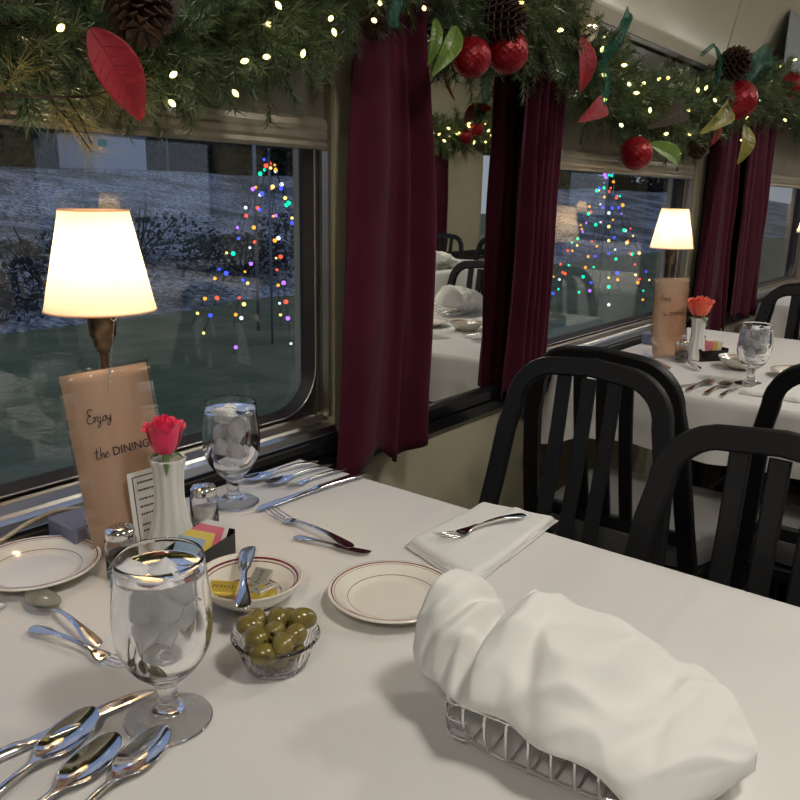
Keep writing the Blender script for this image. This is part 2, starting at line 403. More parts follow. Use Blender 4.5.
def blind(x0, x1, wy, s_, zbar, label, group='roller blinds over the windows'):
    root = empty('roller_blind', ((x0+x1)/2, wy, 1.59), 0, label, 'window blind', group)
    hw_ = (x1-x0)/2+.02; y = s_*.020
    z = lambda q: q-1.59
    mb = MB(); mb.box(-hw_, hw_, y-.0012, y+.0012, z(zbar+.05), z(1.585)); mb.build('shade_fabric', 'blind', root, smooth=False)
    prof = [(.0, 0), (-.008, .001), (-.011, .006), (-.008, .013), (-.012, .019), (-.012, .028), (-.008, .033), (-.010, .040), (-.008, .050), (-.002, .056), (.004, .056), (.006, 0)]
    m = len(prof); vs = [(x, y+s_*a, z(zbar)+q) for x in (-hw_, hw_) for a, q in prof]
    mb = MB().add(vs, [(i, (i+1) % m, m+(i+1) % m, m+i) for i in range(m)]+[tuple(range(m)), tuple(range(2*m-1, m-1, -1))])
    mb.build('bottom_bar', 'blindbar', root, smooth=False)
    mb = MB(); mb.tube([(-hw_, y, z(1.572)), (hw_, y, z(1.572))], .013, 12); mb.build('roller', 'blindbar', root)
    return root
bl_lab = ['dark grey-brown roller blind pulled partway down over the near window behind the pink rose',
          'roller blind over the middle window, behind the hanging red ball ornament',
          'roller blind over the farthest window, at the edge of the picture', 'roller blind down the car beyond the farthest table', 'roller blind at the end of the car']
for i, (a, b) in enumerate(WIN[1:]): blind(a, b, WY, 1, 1.277, bl_lab[i], None)
# mirrors on the piers
def mirror(x0, x1, label):
    root = empty('wall_mirror', ((x0+x1)/2, WY, .725), 0, label, 'mirror')
    h = (x1-x0)/2; zt = .79
    MB().box(-h, h, -.010, -.004, 0, zt).build('mirror_glass', 'mirror', root, smooth=False)
    mb = MB(); mb.box(-h-.02, h+.02, -.022, -.001, -.030, .002); mb.box(-h-.02, h+.02, -.018, -.001, zt-.002, zt+.02)
    mb.box(-h-.02, -h+.002, -.018, -.001, 0, zt); mb.box(h-.002, h+.02, -.018, -.001, 0, zt)
    mb.build('frame', 'black_trim', root, smooth=False, bev=.002)
mirror(1.26, 1.94, 'large wall mirror with black bottom frame between the first two burgundy curtains, reflecting laid tables')
mirror(1.26+PITCH, 1.94+PITCH, 'narrow glimpse of wall mirror between the two far burgundy curtains')

# curtains
def curtain(x0t, x1t, x0b, x1b, zb, label, seed, y=1.0, n=6, amp=.022, ztop=1.58, s_=1, bulge=0., skew=0.):
    root = empty('curtain', ((x0b+x1b)/2, y, zb), 0, label, 'curtain')
    cx = (x0b+x1b)/2
    def f(u, v):       # u: across, v: up
        k = (1-v)
        e = v**.8
        xl = x0b+(x0t-x0b)*e; xr = x1b+(x1t-x1b)*e + bulge*math.sin(PI*min(1, v*1.15))
        x = xl+(xr-xl)*u
        ph = 2*PI*n*(u + .07*math.sin(2*PI*u*1.3+seed) + .05*math.sin(v*3+seed)*(1-u))
        a = amp*(.75+.5*math.sin(u*5+seed*2))*(1.0-.35*v)
        yy = a*(math.sin(ph)+.25*math.sin(2*ph+seed)) + .006*noise.noise(Vector((u*6, v*4, seed)))
        yy += -.015*math.exp(-((u-.8+.35*v)/.07)**2)*k
        z = zb+(ztop-zb)*v + skew*(u-.5)*k - .022*math.sin(ph*.5+seed)*max(0, 1-v*6) - .02*u*0
        return (x-cx, s_*yy, z-zb)
    MB().grid(f, 110, 40).build('drape', 'curtain', root, solid=.0025)
    mb = MB(); mb.tube([(x0t-cx-.04, .0, ztop-zb-.004), (x1t-cx+.04, .0, ztop-zb-.004)], .007, 8); mb.build('curtain_rod', 'brass', root)
    return root
curtain(1.150, 1.325, 1.100, 1.362, .672, 'burgundy curtain hanging beside the near window, in front of the near end of the mirror', 1.3, n=3, amp=.027, ztop=1.63, y=.985, bulge=.034, skew=.02)
curtain(1.755, 1.955, 1.735, 1.935, .690, 'dark burgundy curtain between the mirror and the middle window, behind the black chair', 2.9, n=5, amp=.022)
curtain(3.22, 3.50, 3.15, 3.54, .665, 'burgundy curtain hanging behind the coral rose, at the far side of the middle window', 4.1, n=5)
curtain(3.66, 4.02, 3.66, 4.02, .70, 'dark burgundy curtain beside the farthest window, behind the row of chairs', 5.2, n=5)

# ------------------------------------------------------------------ furniture
def make_table(loc, sx, sy, label, group=None):
    root = empty('dining_table', loc, 0, label, 'table', group)
    MB().box(-sx/2, sx/2, -sy/2, sy/2, .716, .742).build('tabletop', 'lintel', root, smooth=False, bev=.004)
    MB().tube([(0,0,.03), (0,0,.715)], .04, 16).build('pedestal', 'chair', root)
    mb = MB(); mb.box(-.30, .30, -.035, .035, 0, .03); mb.box(-.035, .035, -.30, .30, 0, .03); mb.build('base', 'chair', root, smooth=False, bev=.004)
    return root
def make_cloth(cx, cy_, sx, sy, drop, label, seed=0., wallside=1, group=None):
    # rounded-rectangle top surface continuing into a folded drop
    hx, hy = sx/2+.006, sy/2+.006; ztop = .750; R = .02
    def edge(t):
        # perimeter parametrised as a square walk
        t = t % 1; q = int(t*4); r = t*4-q
        c = [(-hx, -hy), (hx, -hy), (hx, hy), (-hx, hy), (-hx, -hy)]
        a, b = c[q], c[q+1]; x = a[0]+(b[0]-a[0])*r; y = a[1]+(b[1]-a[1])*r
        nx, ny = [(0,-1), (1,0), (0,1), (-1,0)][q]
        m = .05
        d0, d1 = r, 1-r
        if d0 < m: k = .5*(1-d0/m); p = [(-1,0), (0,-1), (1,0), (0,1)][q]; nx, ny = nx*(1-k)+p[0]*k, ny*(1-k)+p[1]*k
        if d1 < m: k = .5*(1-d1/m); p = [(1,0), (0,1), (-1,0), (0,-1)][q]; nx, ny = nx*(1-k)+p[0]*k, ny*(1-k)+p[1]*k
        return x, y, nx, ny
    mb = MB(); n = 240; vs = []; fs = []
    ringsz = [(0.0, 0.0), (.35, .08*R), (.75, .45*R), (1., R)]
    drops = [R]+[R+(drop-R)*q for q in (.2, .4, .6, .8, 1)]
    for (o, dz) in ringsz:
        for i in range(n):
            x, y, nx, ny = edge(i/n); off = R*o*.6 - .008
            vs.append((x+nx*off, y+ny*off, ztop-dz))
    for d in drops[1:]:
        k = (d-R)/(drop-R)
        for i in range(n):
            x, y, nx, ny = edge(i/n)
            w = .010*math.sin(2*PI*i/n*13+seed)+.006*math.sin(2*PI*i/n*29+seed*2)
            corner = max(0, 1-min((i/n*4) % 1, 1-(i/n*4) % 1)/.10)
            off = R*.6-.008 + k*(.012+w*1.3) + corner*k*.035
            if wallside*ny > .9: off = min(off, .006)
            vs.append((x+nx*off, y+ny*off, ztop-d - corner*k*.05))
    L = len(ringsz)+len(drops)-1
    for k in range(L-1):
        for i in range(n): j = (i+1) % n; fs.append((k*n+i, (k+1)*n+i, (k+1)*n+j, k*n+j))
    mb.add(vs, fs)
    # the flat top, with faint ironing creases
    def top(u, v):
        x = -hx+.008+(2*hx-.016)*u; y = -hy+.008+(2*hy-.016)*v
        b = min(u, 1-u, v, 1-v); e = min(1, b*30)
        z = ztop+.0012*e*noise.noise(Vector((x*5+seed, y*5, 1)))
        for c0 in (-.27, .02, .30): z += e*.0016*math.exp(-((x+.12*y-c0)/.006)**2)
        for c0 in (-.2, .18): z += e*.0016*math.exp(-((y-.05*x-c0)/.006)**2)
        return (x, y, z)
    mb.grid(lambda u, v: top(v, u), 120, 120)
    o = mb.build('tablecloth', 'linen', loc=(cx, cy_, 0)); tag(o, label, 'tablecloth', group)
    return o
TY = .415                     # table centre y (tables run from the wall to the aisle)
TS = (1.045, 1.06)
tx = [.4225, 1.9+.5225+.005, 3.94+.5225]
make_table((tx[0], TY, 0), *TS, 'nearest dining table, hidden under the cloth that holds the wire bread basket')
make_table((tx[1], TY, 0), *TS, 'second dining table, under the cloth set with the coral rose')
make_table((tx[2], TY, 0), *TS, 'third dining table, down the car past the second')
tops = ['white tablecloth over the nearest table, under the bread basket and olives',
        'white tablecloth over the second table, under the coral rose', 'white tablecloth on the third table, down the car by the farthest window']
for i in range(3): make_cloth(tx[i], TY, *TS, (.18, .150, .18)[i], tops[i], i*1.7)

def bar_sec(w, d, c=.003):
    a, b = w/2, d/2
    return [(-a+c, -b), (a-c, -b), (a, -b+c), (a, b-c), (a-c, b), (-a+c, b), (-a, b-c), (-a, -b+c)]
def make_chair(loc, rz, label):
    root = empty('dining_chair', loc, rz, label, 'chair')
    SH = .46; TOP = .915
    def back(y, z):     # raked back plane: x from z
        if z > SH: k = (z-SH)/(TOP-SH); return Vector((-.10*k-.012*math.sin(PI*k), y, z))
        return Vector((-.055*(SH-z)/SH, y, z))
    # arch with both rear posts
    prof = []; wb, wt, R = .212-.019, .165-.019, .080
    for z in (0, .15, .30, SH, .56, .66, .76): prof.append((wb+(wt-wb)*max(0, (z-.3)/(TOP-.3)), z))
    zt = TOP-.02
    for i in range(9):
        a = PI/2*i/8; prof.append((wt-R+R*math.cos(a), zt-R+R*math.sin(a)))
    prof = prof + [(.0, zt+.006)]
    path = [back(y, z) for y, z in prof] + [back(-y, z) for y, z in prof[::-1][1:]]
    nx = Vector((-1, 0, -.2)).normalized()
    MB().sweep(path, [(a, b) for a, b in bar_sec(.035, .022)], up=nx).build('back_frame', 'chair', root, ang=.5)
    for k in (-1, 0, 1):
        zs = (.545, .62, .70, .78, .86, TOP-.035)
        MB().sweep([back(k*(.048+.004*(z-.5)), z)+Vector((.001, 0, 0)) for z in zs], bar_sec(.0275, .012), up=nx).build('back_slat', 'chair', root, ang=.5)
    MB().sweep([back(y, .535) for y in (-.16, 0, .16)], bar_sec(.018, .03), up=(0,0,1)).build('back_rail', 'chair', root, ang=.5)
    # seat cushion
    def se(u, v):
        a = u*2*PI; c, s_ = math.cos(a), math.sin(a); e = 5
        r = (abs(c)**e+abs(s_)**e)**(-1/e)
        w = .205 + .012*(c*r)
        return Vector((.205+c*r*.195, s_*r*w, 0))
    mb = MB(); n = 48; pr = [(.0, .518), (.5, .518), (.8, .516), (.93, .511), (.99, .498), (1., .478), (.98, .452), (.9, .446), (0, .446)]
    vs = []; fs = []
    for r, z in pr:
        if r == 0: vs.append((.205, 0, z)); continue
        for i in range(n): q = se(i/n, 0); vs.append((.205+(q.x-.205)*r, q.y*r, z))
    for i in range(n): j = (i+1) % n; fs.append((0, 1+i, 1+j))
    for k in range(len(pr)-3):
        for i in range(n): j = (i+1) % n; fs.append((1+k*n+i, 1+(k+1)*n+i, 1+(k+1)*n+j, 1+k*n+j))
    last = len(vs)-1
    for i in range(n): j = (i+1) % n; fs.append((last, 1+(len(pr)-3)*n+j, 1+(len(pr)-3)*n+i))
    mb.add(vs, fs).build('seat', 'vinyl', root, ang=.9)
    mb = MB(); mb.box(-.005, .385, -.19, -.168, .418, .446); mb.box(-.005, .385, .168, .19, .418, .446); mb.box(.365, .385, -.168, .168, .418, .446); mb.box(-.005, .015, -.168, .168, .418, .446)
    mb.build('seat_frame', 'chair', root, smooth=False, bev=.003)
    for s_ in (-1, 1):
        MB().sweep([(.372, s_*.178, .42), (.380, s_*.182, .0)], bar_sec(.022, .030), up=(1,0,0)).build('leg', 'chair', root, ang=.5)
    mb = MB()
    for s_ in (-1, 1): mb.sweep([(-.03, s_*.172, .20), (.375, s_*.178, .20)], bar_sec(.012, .018), up=(0,0,1))
    mb.sweep([(.17, -.172, .20), (.17, .172, .20)], bar_sec(.012, .018), up=(0,0,1))
    mb.build('stretcher', 'chair', root, ang=.5)
    return root
A = make_chair((1.25, .598, 0), PI, 'black slat-back chair at the near table, beside the wall, in front of another arched back')
def chair(x, y, f, label, group=None): return copy_tree(A, (x, y, 0), 0 if f > 0 else PI, label, group)
chair(1.56, .625, 1, 'black slat-back chair with grey vinyl seat facing the second table, directly behind another arched back')
chair(.980, .208, -1, 'black slat-back chair largest in view, at the aisle end of the near table')
chair(1.735, .205, 1, 'black slat-back chair at the second table, its arch in front of the far goblet')
chair(3.03, .585, -1, 'black slat-back chair on the far side of the second table, beyond the goblet')
chair(3.34, .60, 1, 'black slat-back chair facing the third table, behind the chair beyond the far goblet')
chair(3.03, .12, -1, 'black slat-back chair at the aisle end of the second table, on its far side')
chair(3.50, .12, 1, 'black slat-back chair at the aisle end of the third table, on its near side')

# the other side of the aisle (seen in the mirror and window glass)
oty = -1.29
ogrp = 'tables across the aisle, seen in the mirror'
for i, x in enumerate((2.42, 4.46, 8.0)):
    w = ('opposite the first', 'in the middle', 'farthest off')[i]
    make_table((x, oty, 0), 1.045, 1.06, 'dining table across the aisle, %s, its cloth reflected in the mirror' % w)
    make_cloth(x, oty, 1.045, 1.06, .3, 'white tablecloth across the aisle on the table %s, seen reflected' % w, 3+i, wallside=-1)
for i, (x, y, f) in enumerate(((1.80, -1.05, 1), (3.05, -1.05, -1), (3.82, -1.05, 1), (3.82, -1.50, 1), (5.10, -1.05, -1), (5.10, -1.5, -1))):
    chair(x, y, f, 'black slat-back chair across the aisle, seen only as a reflection', 'chairs across the aisle, seen only in reflections')

# ------------------------------------------------------------------ tableware
def lathe_obj(name, prof, mat, parent=None, n=48, **k): return MB().lathe(prof, n).build(name, mat, parent, **k)
def spline_prof(pts, n=5): return [(max(0, p[0]), p[1]) for p in smooth_path([(a, 0, b) for a, b in pts], n) for p in [(p.x, p.z)]]
def ice_piece(parent, c, r, seed, sq=.75):
    mb = MB(); rot = Matrix.Rotation(seed*2.3, 4, Vector((hsh(seed), hsh(seed+1), hsh(seed+2)+.1)).normalized())
    k = 6; vs = []; fs = []
    # superquadric-like rounded cube from a ball
    prof = [(math.sin(PI*i/10), -math.cos(PI*i/10)) for i in range(11)]; prof[0] = (0,-1); prof[-1] = (0,1)
    mb.lathe(prof, 16)
    out = []
    for v in mb.v:
        v = Vector(v); m = max(abs(v.x), abs(v.y), abs(v.z)); q = v*(sq*.8/m*.9+(1-sq*.8))*r*(1+.12*noise.noise(v*1.7+Vector((seed,0,0))))
        out.append(rot @ Vector((q.x, q.y, q.z*.8)) + Vector(c))
    mb.v = [tuple(v) for v in out]
    return mb.build('ice_piece', 'ice', parent)
def make_goblet(loc, label, level=.141, ice=10):
    root = empty('water_goblet', loc, 0, label, 'goblet')
    outer = spline_prof([(.0368, .0), (.0375, .0018), (.030, .005), (.016, .010), (.0098, .018), (.0088, .028), (.0105, .037), (.018, .044), (.030, .057), (.0385, .074), (.0415, .093), (.0412, .110), (.0392, .130), (.0365, .155)], 5)
    inner = spline_prof([(.0359, .1552), (.0384, .130), (.0403, .110), (.0406, .093), (.0376, .0740), (.0290, .058), (.016, .050), (.004, .0475)], 5)
    prof = [(0, .0062), (.010, .0055), (.020, .0034), (.030, .0014), (.0345, .0002)] + outer + [(.0361, .1558)] + inner + [(0, .0473)]
    MB().lathe(prof, 48).build('goblet_glass', 'glass', root)
    # water, very slightly inside the wall
    wp = [(r-.00035, z) for r, z in inner if z < level]
    rt = [r for r, z in inner if z >= level][-1]-.00035
    wprof = [(0, level-.0008), (rt*.55, level-.0006), (rt*.97, level)] + [(rt, level+.0006)] + wp + [(0, .0478)]
    MB().lathe(wprof, 48).build('water', 'water', root)
    rnd = random.Random(int(loc[0]*1000))
    for i in range(ice):
        a = i*2.4; rr = .0225 if i % 3 else .004; z = level-.0095 - .0062*(i//2)
        ice_piece(root, (rr*math.cos(a), rr*math.sin(a), z+.004*(i % 2)), .0150, rnd.random()*9+i)
    return root
G1 = make_goblet((.362, .527, .751), 'ice water goblet nearest the viewer, beside the olives', level=.143, ice=19)
copy_tree(G1, (.735, .875, .751), 1.1, 'ice water goblet behind the shakers, in front of the near window')
copy_tree(G1, (2.115, .507, .751), 2.2, 'ice water goblet on the second table, seen through the far chair backs')

def make_plate(loc, r, label, name='bread_plate', cat='plate', depth=.017):
    root = empty(name, loc, 0, label, cat)
    k = r/.077
    top = spline_prof([(0, .0045), (.035, .0045), (.047, .0052), (.053, .0085), (.062, .0135), (.0745, .0175)], 4)
    prof = [(a*k, b) for a, b in top] + [(.0768*k, .0176), (.0772*k, .0160), (.0755*k, .0145)] + [(a*k, b) for a, b in ((.062, .0098), (.052, .0042), (.045, .0015), (.044, 0), (.040, 0), (.039, .0018), (0, .0018))]
    MB().lathe(prof, 72).build('plate_body', 'china', root)
    def zat(q):
        for (a, b), (c, d) in zip(top, top[1:]):
            if a <= q <= c: return b+(d-b)*(q-a)/max(1e-6, c-a)
        return .0175
    for q, w in ((.0725, .0016), (.0692, .0005), (.0535, .0006)):
        MB().lathe([((q-w/2)*k, zat(q-w/2)+.00015), ((q+w/2)*k, zat(q+w/2)+.00015), ((q+w/2)*k, zat(q+w/2)-.0003), ((q-w/2)*k, zat(q-w/2)-.0003)], 72, closed=True).build('maroon_ring', 'maroon', root)
    return root
P1 = make_plate((.650, .505, .751), .0735, 'empty ivory bread plate with maroon rings, partly behind the napkin-wrapped bread')
copy_tree(P1, (.430, .874, .7515), 0, 'ivory plate with maroon rings at the wall edge, beside the grey lamp base')
copy_tree(P1, (2.30, .43, .751), 0, 'ivory plate with maroon rings on the second table, seen through the chair back')
def make_bowl(loc, label, fill=True):
    root = empty('butter_bowl', loc, 0, label, 'bowl')
    top = spline_prof([(0, .006), (.024, .006), (.034, .009), (.046, .020), (.0575, .031)], 4)
    prof = top + [(.0598, .0322), (.0603, .0305)] + spline_prof([(.0585, .0280), (.050, .0165), (.038, .006), (.030, .002)], 4) + [(.029, 0), (.026, 0), (.025, .002), (0, .002)]
    MB().lathe(prof, 72).build('bowl_body', 'china', root)
    for q, z, w in ((.0530, .0268, .0015), (.0500, .0239, .0006), (.0345, .0094, .0008)):
        MB().lathe([(q-w/2, z-w/2+.0004), (q+w/2, z+w/2+.0004), (q+w/2, z+w/2-.001), (q-w/2, z-w/2-.001)], 72, closed=True).build('maroon_ring', 'maroon', root)
    return root
make_bowl((.551, .632, .751), 'small ivory bowl with maroon rings holding foil butter pats')
make_bowl((2.31, .585, .751), 'ivory bowl on the second table between the black packet caddy and goblet')
# butter pats
def butter_pat(loc, rz, tilt, foil, label, text=True):
    root = empty('butter_pat', loc, rz, label, 'butter pat'); root.rotation_euler = (tilt[0], tilt[1], rz)
    MB().box(-.0165, .0165, -.0105, .0105, 0, .0055).build('foil_wrapper', foil, root, bev=.0015)
    mb = MB()
    if text:
        for i, (w, h) in enumerate(((.003, .006), (.002, .004), (.0025, .0042), (.0028, .004), (.002, .0042), (.0022, .0055))):
            x = -.0125+i*.0043
            mb.tube([(x, -h/2, .0057), (x+w*.4, h/2, .0057)], .00035, 4); mb.tube([(x+w*.4, h/2, .0057), (x+w, 0, .0057)], .0003, 4)
        mb.build('printed_mark', 'ink', root)
    return root
PZ = .763
butter_pat((.532, .655, PZ), -.85, (.25, .10), 'gold', 'gold foil butter pat with dark print, beside the near goblet')
butter_pat((.560, .620, PZ), .1, (-.12, .10), 'silverfoil', 'silver-faced foil butter pat, beside the butter knife in the bowl')
butter_pat((.575, .642, PZ), .5, (.1, -.2), 'silverfoil', 'foil butter pat at the back of the bowl, behind the others')
butter_pat((.541, .632, PZ-.003), .9, (.1, .1), 'gold', 'gold butter pat lying under the butter knife in the bowl', False)
butter_pat((.548, .610, PZ-.001), .3, (.2, -.1), 'gold', 'gold foil butter pat nearest the bowl rim toward the olives', False)
butter_pat((2.305, .578, PZ+.006), .4, (.3, .3), 'gold', 'yellow foil butter pat in the bowl on the second table')
butter_pat((2.318, .60, PZ+.006), 1.2, (-.3, .1), 'silverfoil', 'pale butter pat beside the yellow one on the second table', False)

# flatware: built lying along +x, tip at x=L, on z=0
def spoon_mesh(L=.16, bw=.0205, bl=.058):
    st = []
    h = L-bl
    for x, w, z, t in ((0, .002, .004, .0014), (.002, .0065, .004, .0018), (.008, .0088, .0045, .0020), (.02, .0085, .0055, .0022), (.035, .0060, .0078, .0026), (.05, .0038, .0098, .003), (h-.02, .0028, .0095, .0032), (h-.004, .0030, .0066, .003)): st.append((x, w, 0, z, t, 0))
    for i in range(1, 14):
        q = i/13; w = bw*math.sqrt(max(0, 1-(2*q-1)**2))**.9*(1.0-.18*q); w = max(w, .0035 if i < 13 else .001)
        d = .0075*math.sin(PI*min(1, q*1.02))**.7 if 0 < q < 1 else 0
        z = .0066 + .0022*q
        st.append((h+bl*q, w, 0, z, .0014, min(d, w*.6)))
    return MB().strip(st)
def fork_mesh(L=.175):
    mb = MB(); h = L-.075
    st = [(x, w, 0, z, t, 0) for x, w, z, t in ((0, .002, .004, .0014), (.002, .0072, .004, .0018), (.008, .0098, .0045, .0020), (.02, .0095, .0055, .0022), (.04, .0062, .0082, .0026), (.055, .0038, .0098, .003), (h, .0030, .0085, .003), (h+.01, .0042, .0065, .0026), (h+.017, .0095, .0045, .002), (h+.025, .0118, .0032, .0018), (h+.034, .0118, .0026, .0017))]
    mb.strip(st)
    for k in range(4):
        y = (-.0102+.0068*k)
        mb.strip([(h+.032, .0018, y*.92, .0027, .0017, 0), (h+.045, .0015, y, .0030, .0016, 0), (h+.058, .0013, y, .0048, .0015, 0), (h+.070, .0011, y, .0080, .0013, 0), (h+.075, .0004, y, .0098, .0006, 0)])
    return mb
def knife_mesh(L=.22):
    mb = MB(); h = L*.46
    mb.strip([(0, .003, 0, .004, .002, 0), (.003, .0085, 0, .0042, .004, 0), (.012, .0105, 0, .0045, .006, 0), (.03, .0095, 0, .0050, .0068, 0), (.06, .0072, 0, .0052, .0072, 0), (h-.012, .0062, 0, .0052, .0072, 0), (h, .0075, 0, .005, .0076, 0), (h+.004, .0066, 0, .0045, .005, 0), (h+.01, .0060, .001, .004, .0024, 0), (h+.03, .0085, .001, .0038, .0016, 0), (L-.03, .0095, .0, .0036, .0014, 0), (L-.012, .0080, -.0015, .0036, .0012, 0), (L-.003, .0040, -.0045, .0036, .001, 0), (L, .001, -.0065, .0036, .0006, 0)])
    return mb
def spreader_mesh(L=.125):
    mb = MB(); h = L*.58
    mb.strip([(0, .002, 0, .0035, .0014, 0), (.003, .0075, 0, .0036, .002, 0), (.010, .0088, 0, .004, .0026, 0), (.024, .0070, 0, .005, .003, 0), (.042, .0036, 0, .006, .0034, 0), (h-.006, .0030, 0, .0058, .0034, 0), (h, .0064, 0, .005, .003, 0), (h+.006, .0070, .0005, .0045, .0018, 0), (h+.02, .0078, .0012, .004, .0014, 0), (L-.014, .0092, .0022, .004, .0012, 0), (L-.004, .0078, .0040, .004, .001, 0), (L, .003, .0068, .004, .0008, 0)])
    return mb
SM = {}
def flat(kind, tail, tip, z, label, name, cat, L=None, roll=0., pitch=0., flip=False):
    """tail = handle end (x,y), tip = working end (x,y)"""
    d = Vector((tip[0]-tail[0], tip[1]-tail[1])); ln = d.length
    key = kind
    if key not in SM:
        mb = {'spoon': spoon_mesh, 'fork': fork_mesh, 'knife': knife_mesh, 'spreader': spreader_mesh}[kind]()
        SM[key] = mb.build(name, 'steel', sub=1)
        o = SM[key]
    else: o = SM[key].copy(); COL.objects.link(o); o.name = name
    base = {'spoon': .16, 'fork': .175, 'knife': .22, 'spreader': .125}[kind]
    s_ = ln/base; o.location = (tail[0], tail[1], z)
    o.rotation_mode = 'XYZ'
    o.rotation_euler = (roll, -pitch, math.atan2(d.y, d.x)); o.scale = (s_, (-s_ if flip else s_) , s_)
    tag(o, label, cat); return o
ZC = .7525
flat('spoon', (.384, .669), (.399, .828), ZC, 'teaspoon lying parallel to the fork, bowl toward the plate by the wall', 'teaspoon', 'spoon')
flat('fork', (.360, .757), (.384, .612), ZC, 'short fork by the teaspoon, tines toward the near goblet', 'fork', 'fork')
flat('knife', (.155, .596), (.378, .569), ZC, 'table knife running under the foot of the near goblet, above the three spoons', 'table_knife', 'knife')
flat('spoon', (.152, .515), (.323, .578), ZC, 'spoon next to the table knife, first of the three spoons in the front corner', 'serving_spoon', 'spoon')
flat('spoon', (.150, .480), (.316, .533), ZC, 'spoon in the middle of the three spoons in the front corner', 'serving_spoon', 'spoon')
flat('spoon', (.186, .455), (.348, .511), ZC, 'spoon farthest from the knife, of the three spoons in the front corner', 'serving_spoon', 'spoon')
flat('knife', (.950, .800), (.726, .821), ZC, 'table knife at the far end of the near table, beside the three handles', 'table_knife', 'knife', flip=True)
flat('spoon', (.945, .902), (.792, .921), ZC, 'spoon closest to the window, behind the second goblet', 'tablespoon', 'spoon')
flat('spoon', (.948, .872), (.806, .882), ZC, 'middle utensil of the three by the window, spoon with its bowl turned up', 'tablespoon', 'spoon')
flat('fork', (.950, .842), (.815, .852), ZC, 'fork lying next to the table knife at the far end of the near table', 'salad_fork', 'fork')
flat('fork', (.722, .628), (.737, .803), ZC, 'dinner fork pointing to the window in the middle of the near table', 'dinner_fork', 'fork')
flat('spreader', (.698, .712), (.722, .600), ZC, 'small butter spreader beside the plate rim and dinner fork', 'butter_knife', 'butter knife')
flat('fork', (.938, .497), (.789, .545), .7665, 'fork resting on the folded white napkin', 'dinner_fork', 'fork')
flat('spreader', (.487, .571), (.588, .682), .7845, 'butter spreader laid across the bowl of butter pats', 'butter_knife', 'butter knife', flip=True)
# second table flatware
for (t, p, k, lab) in (((1.905, .640), (2.045, .600), 'knife', 'knife on the second table, first of the handles seen between the chair backs'),
                       ((1.915, .600), (2.065, .585), 'spoon', 'spoon on the second table, next to the knife'),
                       ((1.915, .555), (2.075, .545), 'spoon', 'spoon on the second table, nearest the goblet'),
                       ((1.92, .520), (2.05, .515), 'fork', 'fork on the second table, beside the goblet foot'),
                       ((2.18, .655), (2.37, .83), 'fork', 'fork on the second table between menu card and caddy'),
                       ((2.13, .72), (2.30, .86), 'knife', 'knife on the second table below the menu card'),
                       ((2.02, .43), (2.17, .42), 'fork', 'fork on the white napkin of the second table')):
    z = ZC if 'napkin' not in lab else .7625
    flat(k, t, p, z, lab, {'knife': 'table_knife', 'spoon': 'tablespoon', 'fork': 'dinner_fork'}[k], k)

# olives in a ribbed plastic cup
root = empty('condiment_cup', (.482, .518, .751), 0, 'ribbed clear plastic cup full of green olives', 'cup')
rf = lambda a, k, z: 1+(.018*math.cos(36*a) if 1 <= k <= 5 else 0)
MB().lathe([(0, 0), (.029, 0), (.030, .002), (.0335, .012), (.0365, .022), (.0385, .029), (.0425, .031), (.0435, .0325), (.0425, .034), (.0400, .0335), (.0362, .029), (.0340, .020), (.0300, .008), (.0278, .0032), (0, .003)], 144, rfun=rf).build('cup_body', 'plastic_clear', root)
olv = [(-.015, .018, .038), (.012, .010, .036), (-.004, -.004, .036), (.024, -.012, .040), (-.022, .002, .036), (.006, -.020, .034), (-.012, -.022, .034), (.028, .010, .030), (.002, .028, .034), (-.026, -.012, .026),
       (.0, .0, .018), (.018, .0, .016), (-.018, .006, .015), (.0, .019, .016), (.008, -.016, .015), (-.012, -.014, .015)]
omesh = None
for i, (x, y, z) in enumerate(olv):
    kd = ('olive heaped in the clear cup, one of the top layer', 'green olives heaped on top of the cup') if i < 10 else ('olive under the others inside the clear cup', 'green olives at the bottom of the cup')
    if omesh is None:
        rt = empty('olive', (0,0,0), 0, 'green '+kd[0], 'olive', kd[1])
        prof = [(.0095*math.sin(PI*j/14)**.92, -.0125*math.cos(PI*j/14)) for j in range(15)]; prof[0] = (0, -.0122); prof[-1] = (.0022, .0121)
        prof += [(.0020, .0105), (0, .0100)]
        MB().lathe(prof, 24).build('olive_flesh', 'olive', rt)
        MB().lathe([(0, .0103), (.0021, .0108), (.0021, .0106), (0, .0101)], 12).build('pit_hole', 'olive_dark', rt); omesh = rt
    else: rt = copy_tree(omesh, group=kd[1], label='green '+kd[0])
    rt.location = (.480+x*1.05, .516+y*1.05, .755+z); rt.rotation_euler = (1.2+hsh(i)*1.2, hsh(i+5)*2, hsh(i+9)*6.3)
    rt.scale = (1.12,)*3
rt = omesh

# shakers
def make_shaker(loc, fill, label, k=1.):
    root = empty('shaker', loc, .3, label, 'shaker'); 
    oct_ = lambda a, i, z: 1-.045*abs(math.cos(4*a))
    MB().lathe([(0, 0), (.018, 0), (.0195, .002), (.0195, .046), (.0168, .051), (.0152, .054), (.0140, .054), (.0150, .051), (.0180, .045), (.0180, .006), (0, .005)], 48, rfun=oct_).build('glass_body', 'glass', root)
    MB().lathe([(0, .0053), (.0160, .0053), (.0163, .030), (0, .031)], 24).build('filling', fill, root)
    mb = MB().lathe([(.0155, .050), (.0172, .050), (.0174, .0512), (.0168, .0522), (.0174, .0534), (.0174, .058), (.0162, .0610), (.010, .0638), (0, .0650), ], 36); mb.build('metal_lid', 'chrome', root)
    mb = MB()
    for r, n in ((0, 1), (.0045, 6), (.009, 10)):
        for i in range(n):
            a = 2*PI*i/n; z = .0651-(r/.0174)**2*.0050; mb.ball((r*math.cos(a), r*math.sin(a), z), .0007, 6)
    mb.build('lid_holes', 'ink', root)
    return root
S1 = make_shaker((.494, .794, .751), 'pepper', 'pepper shaker with silver lid behind the near goblet')
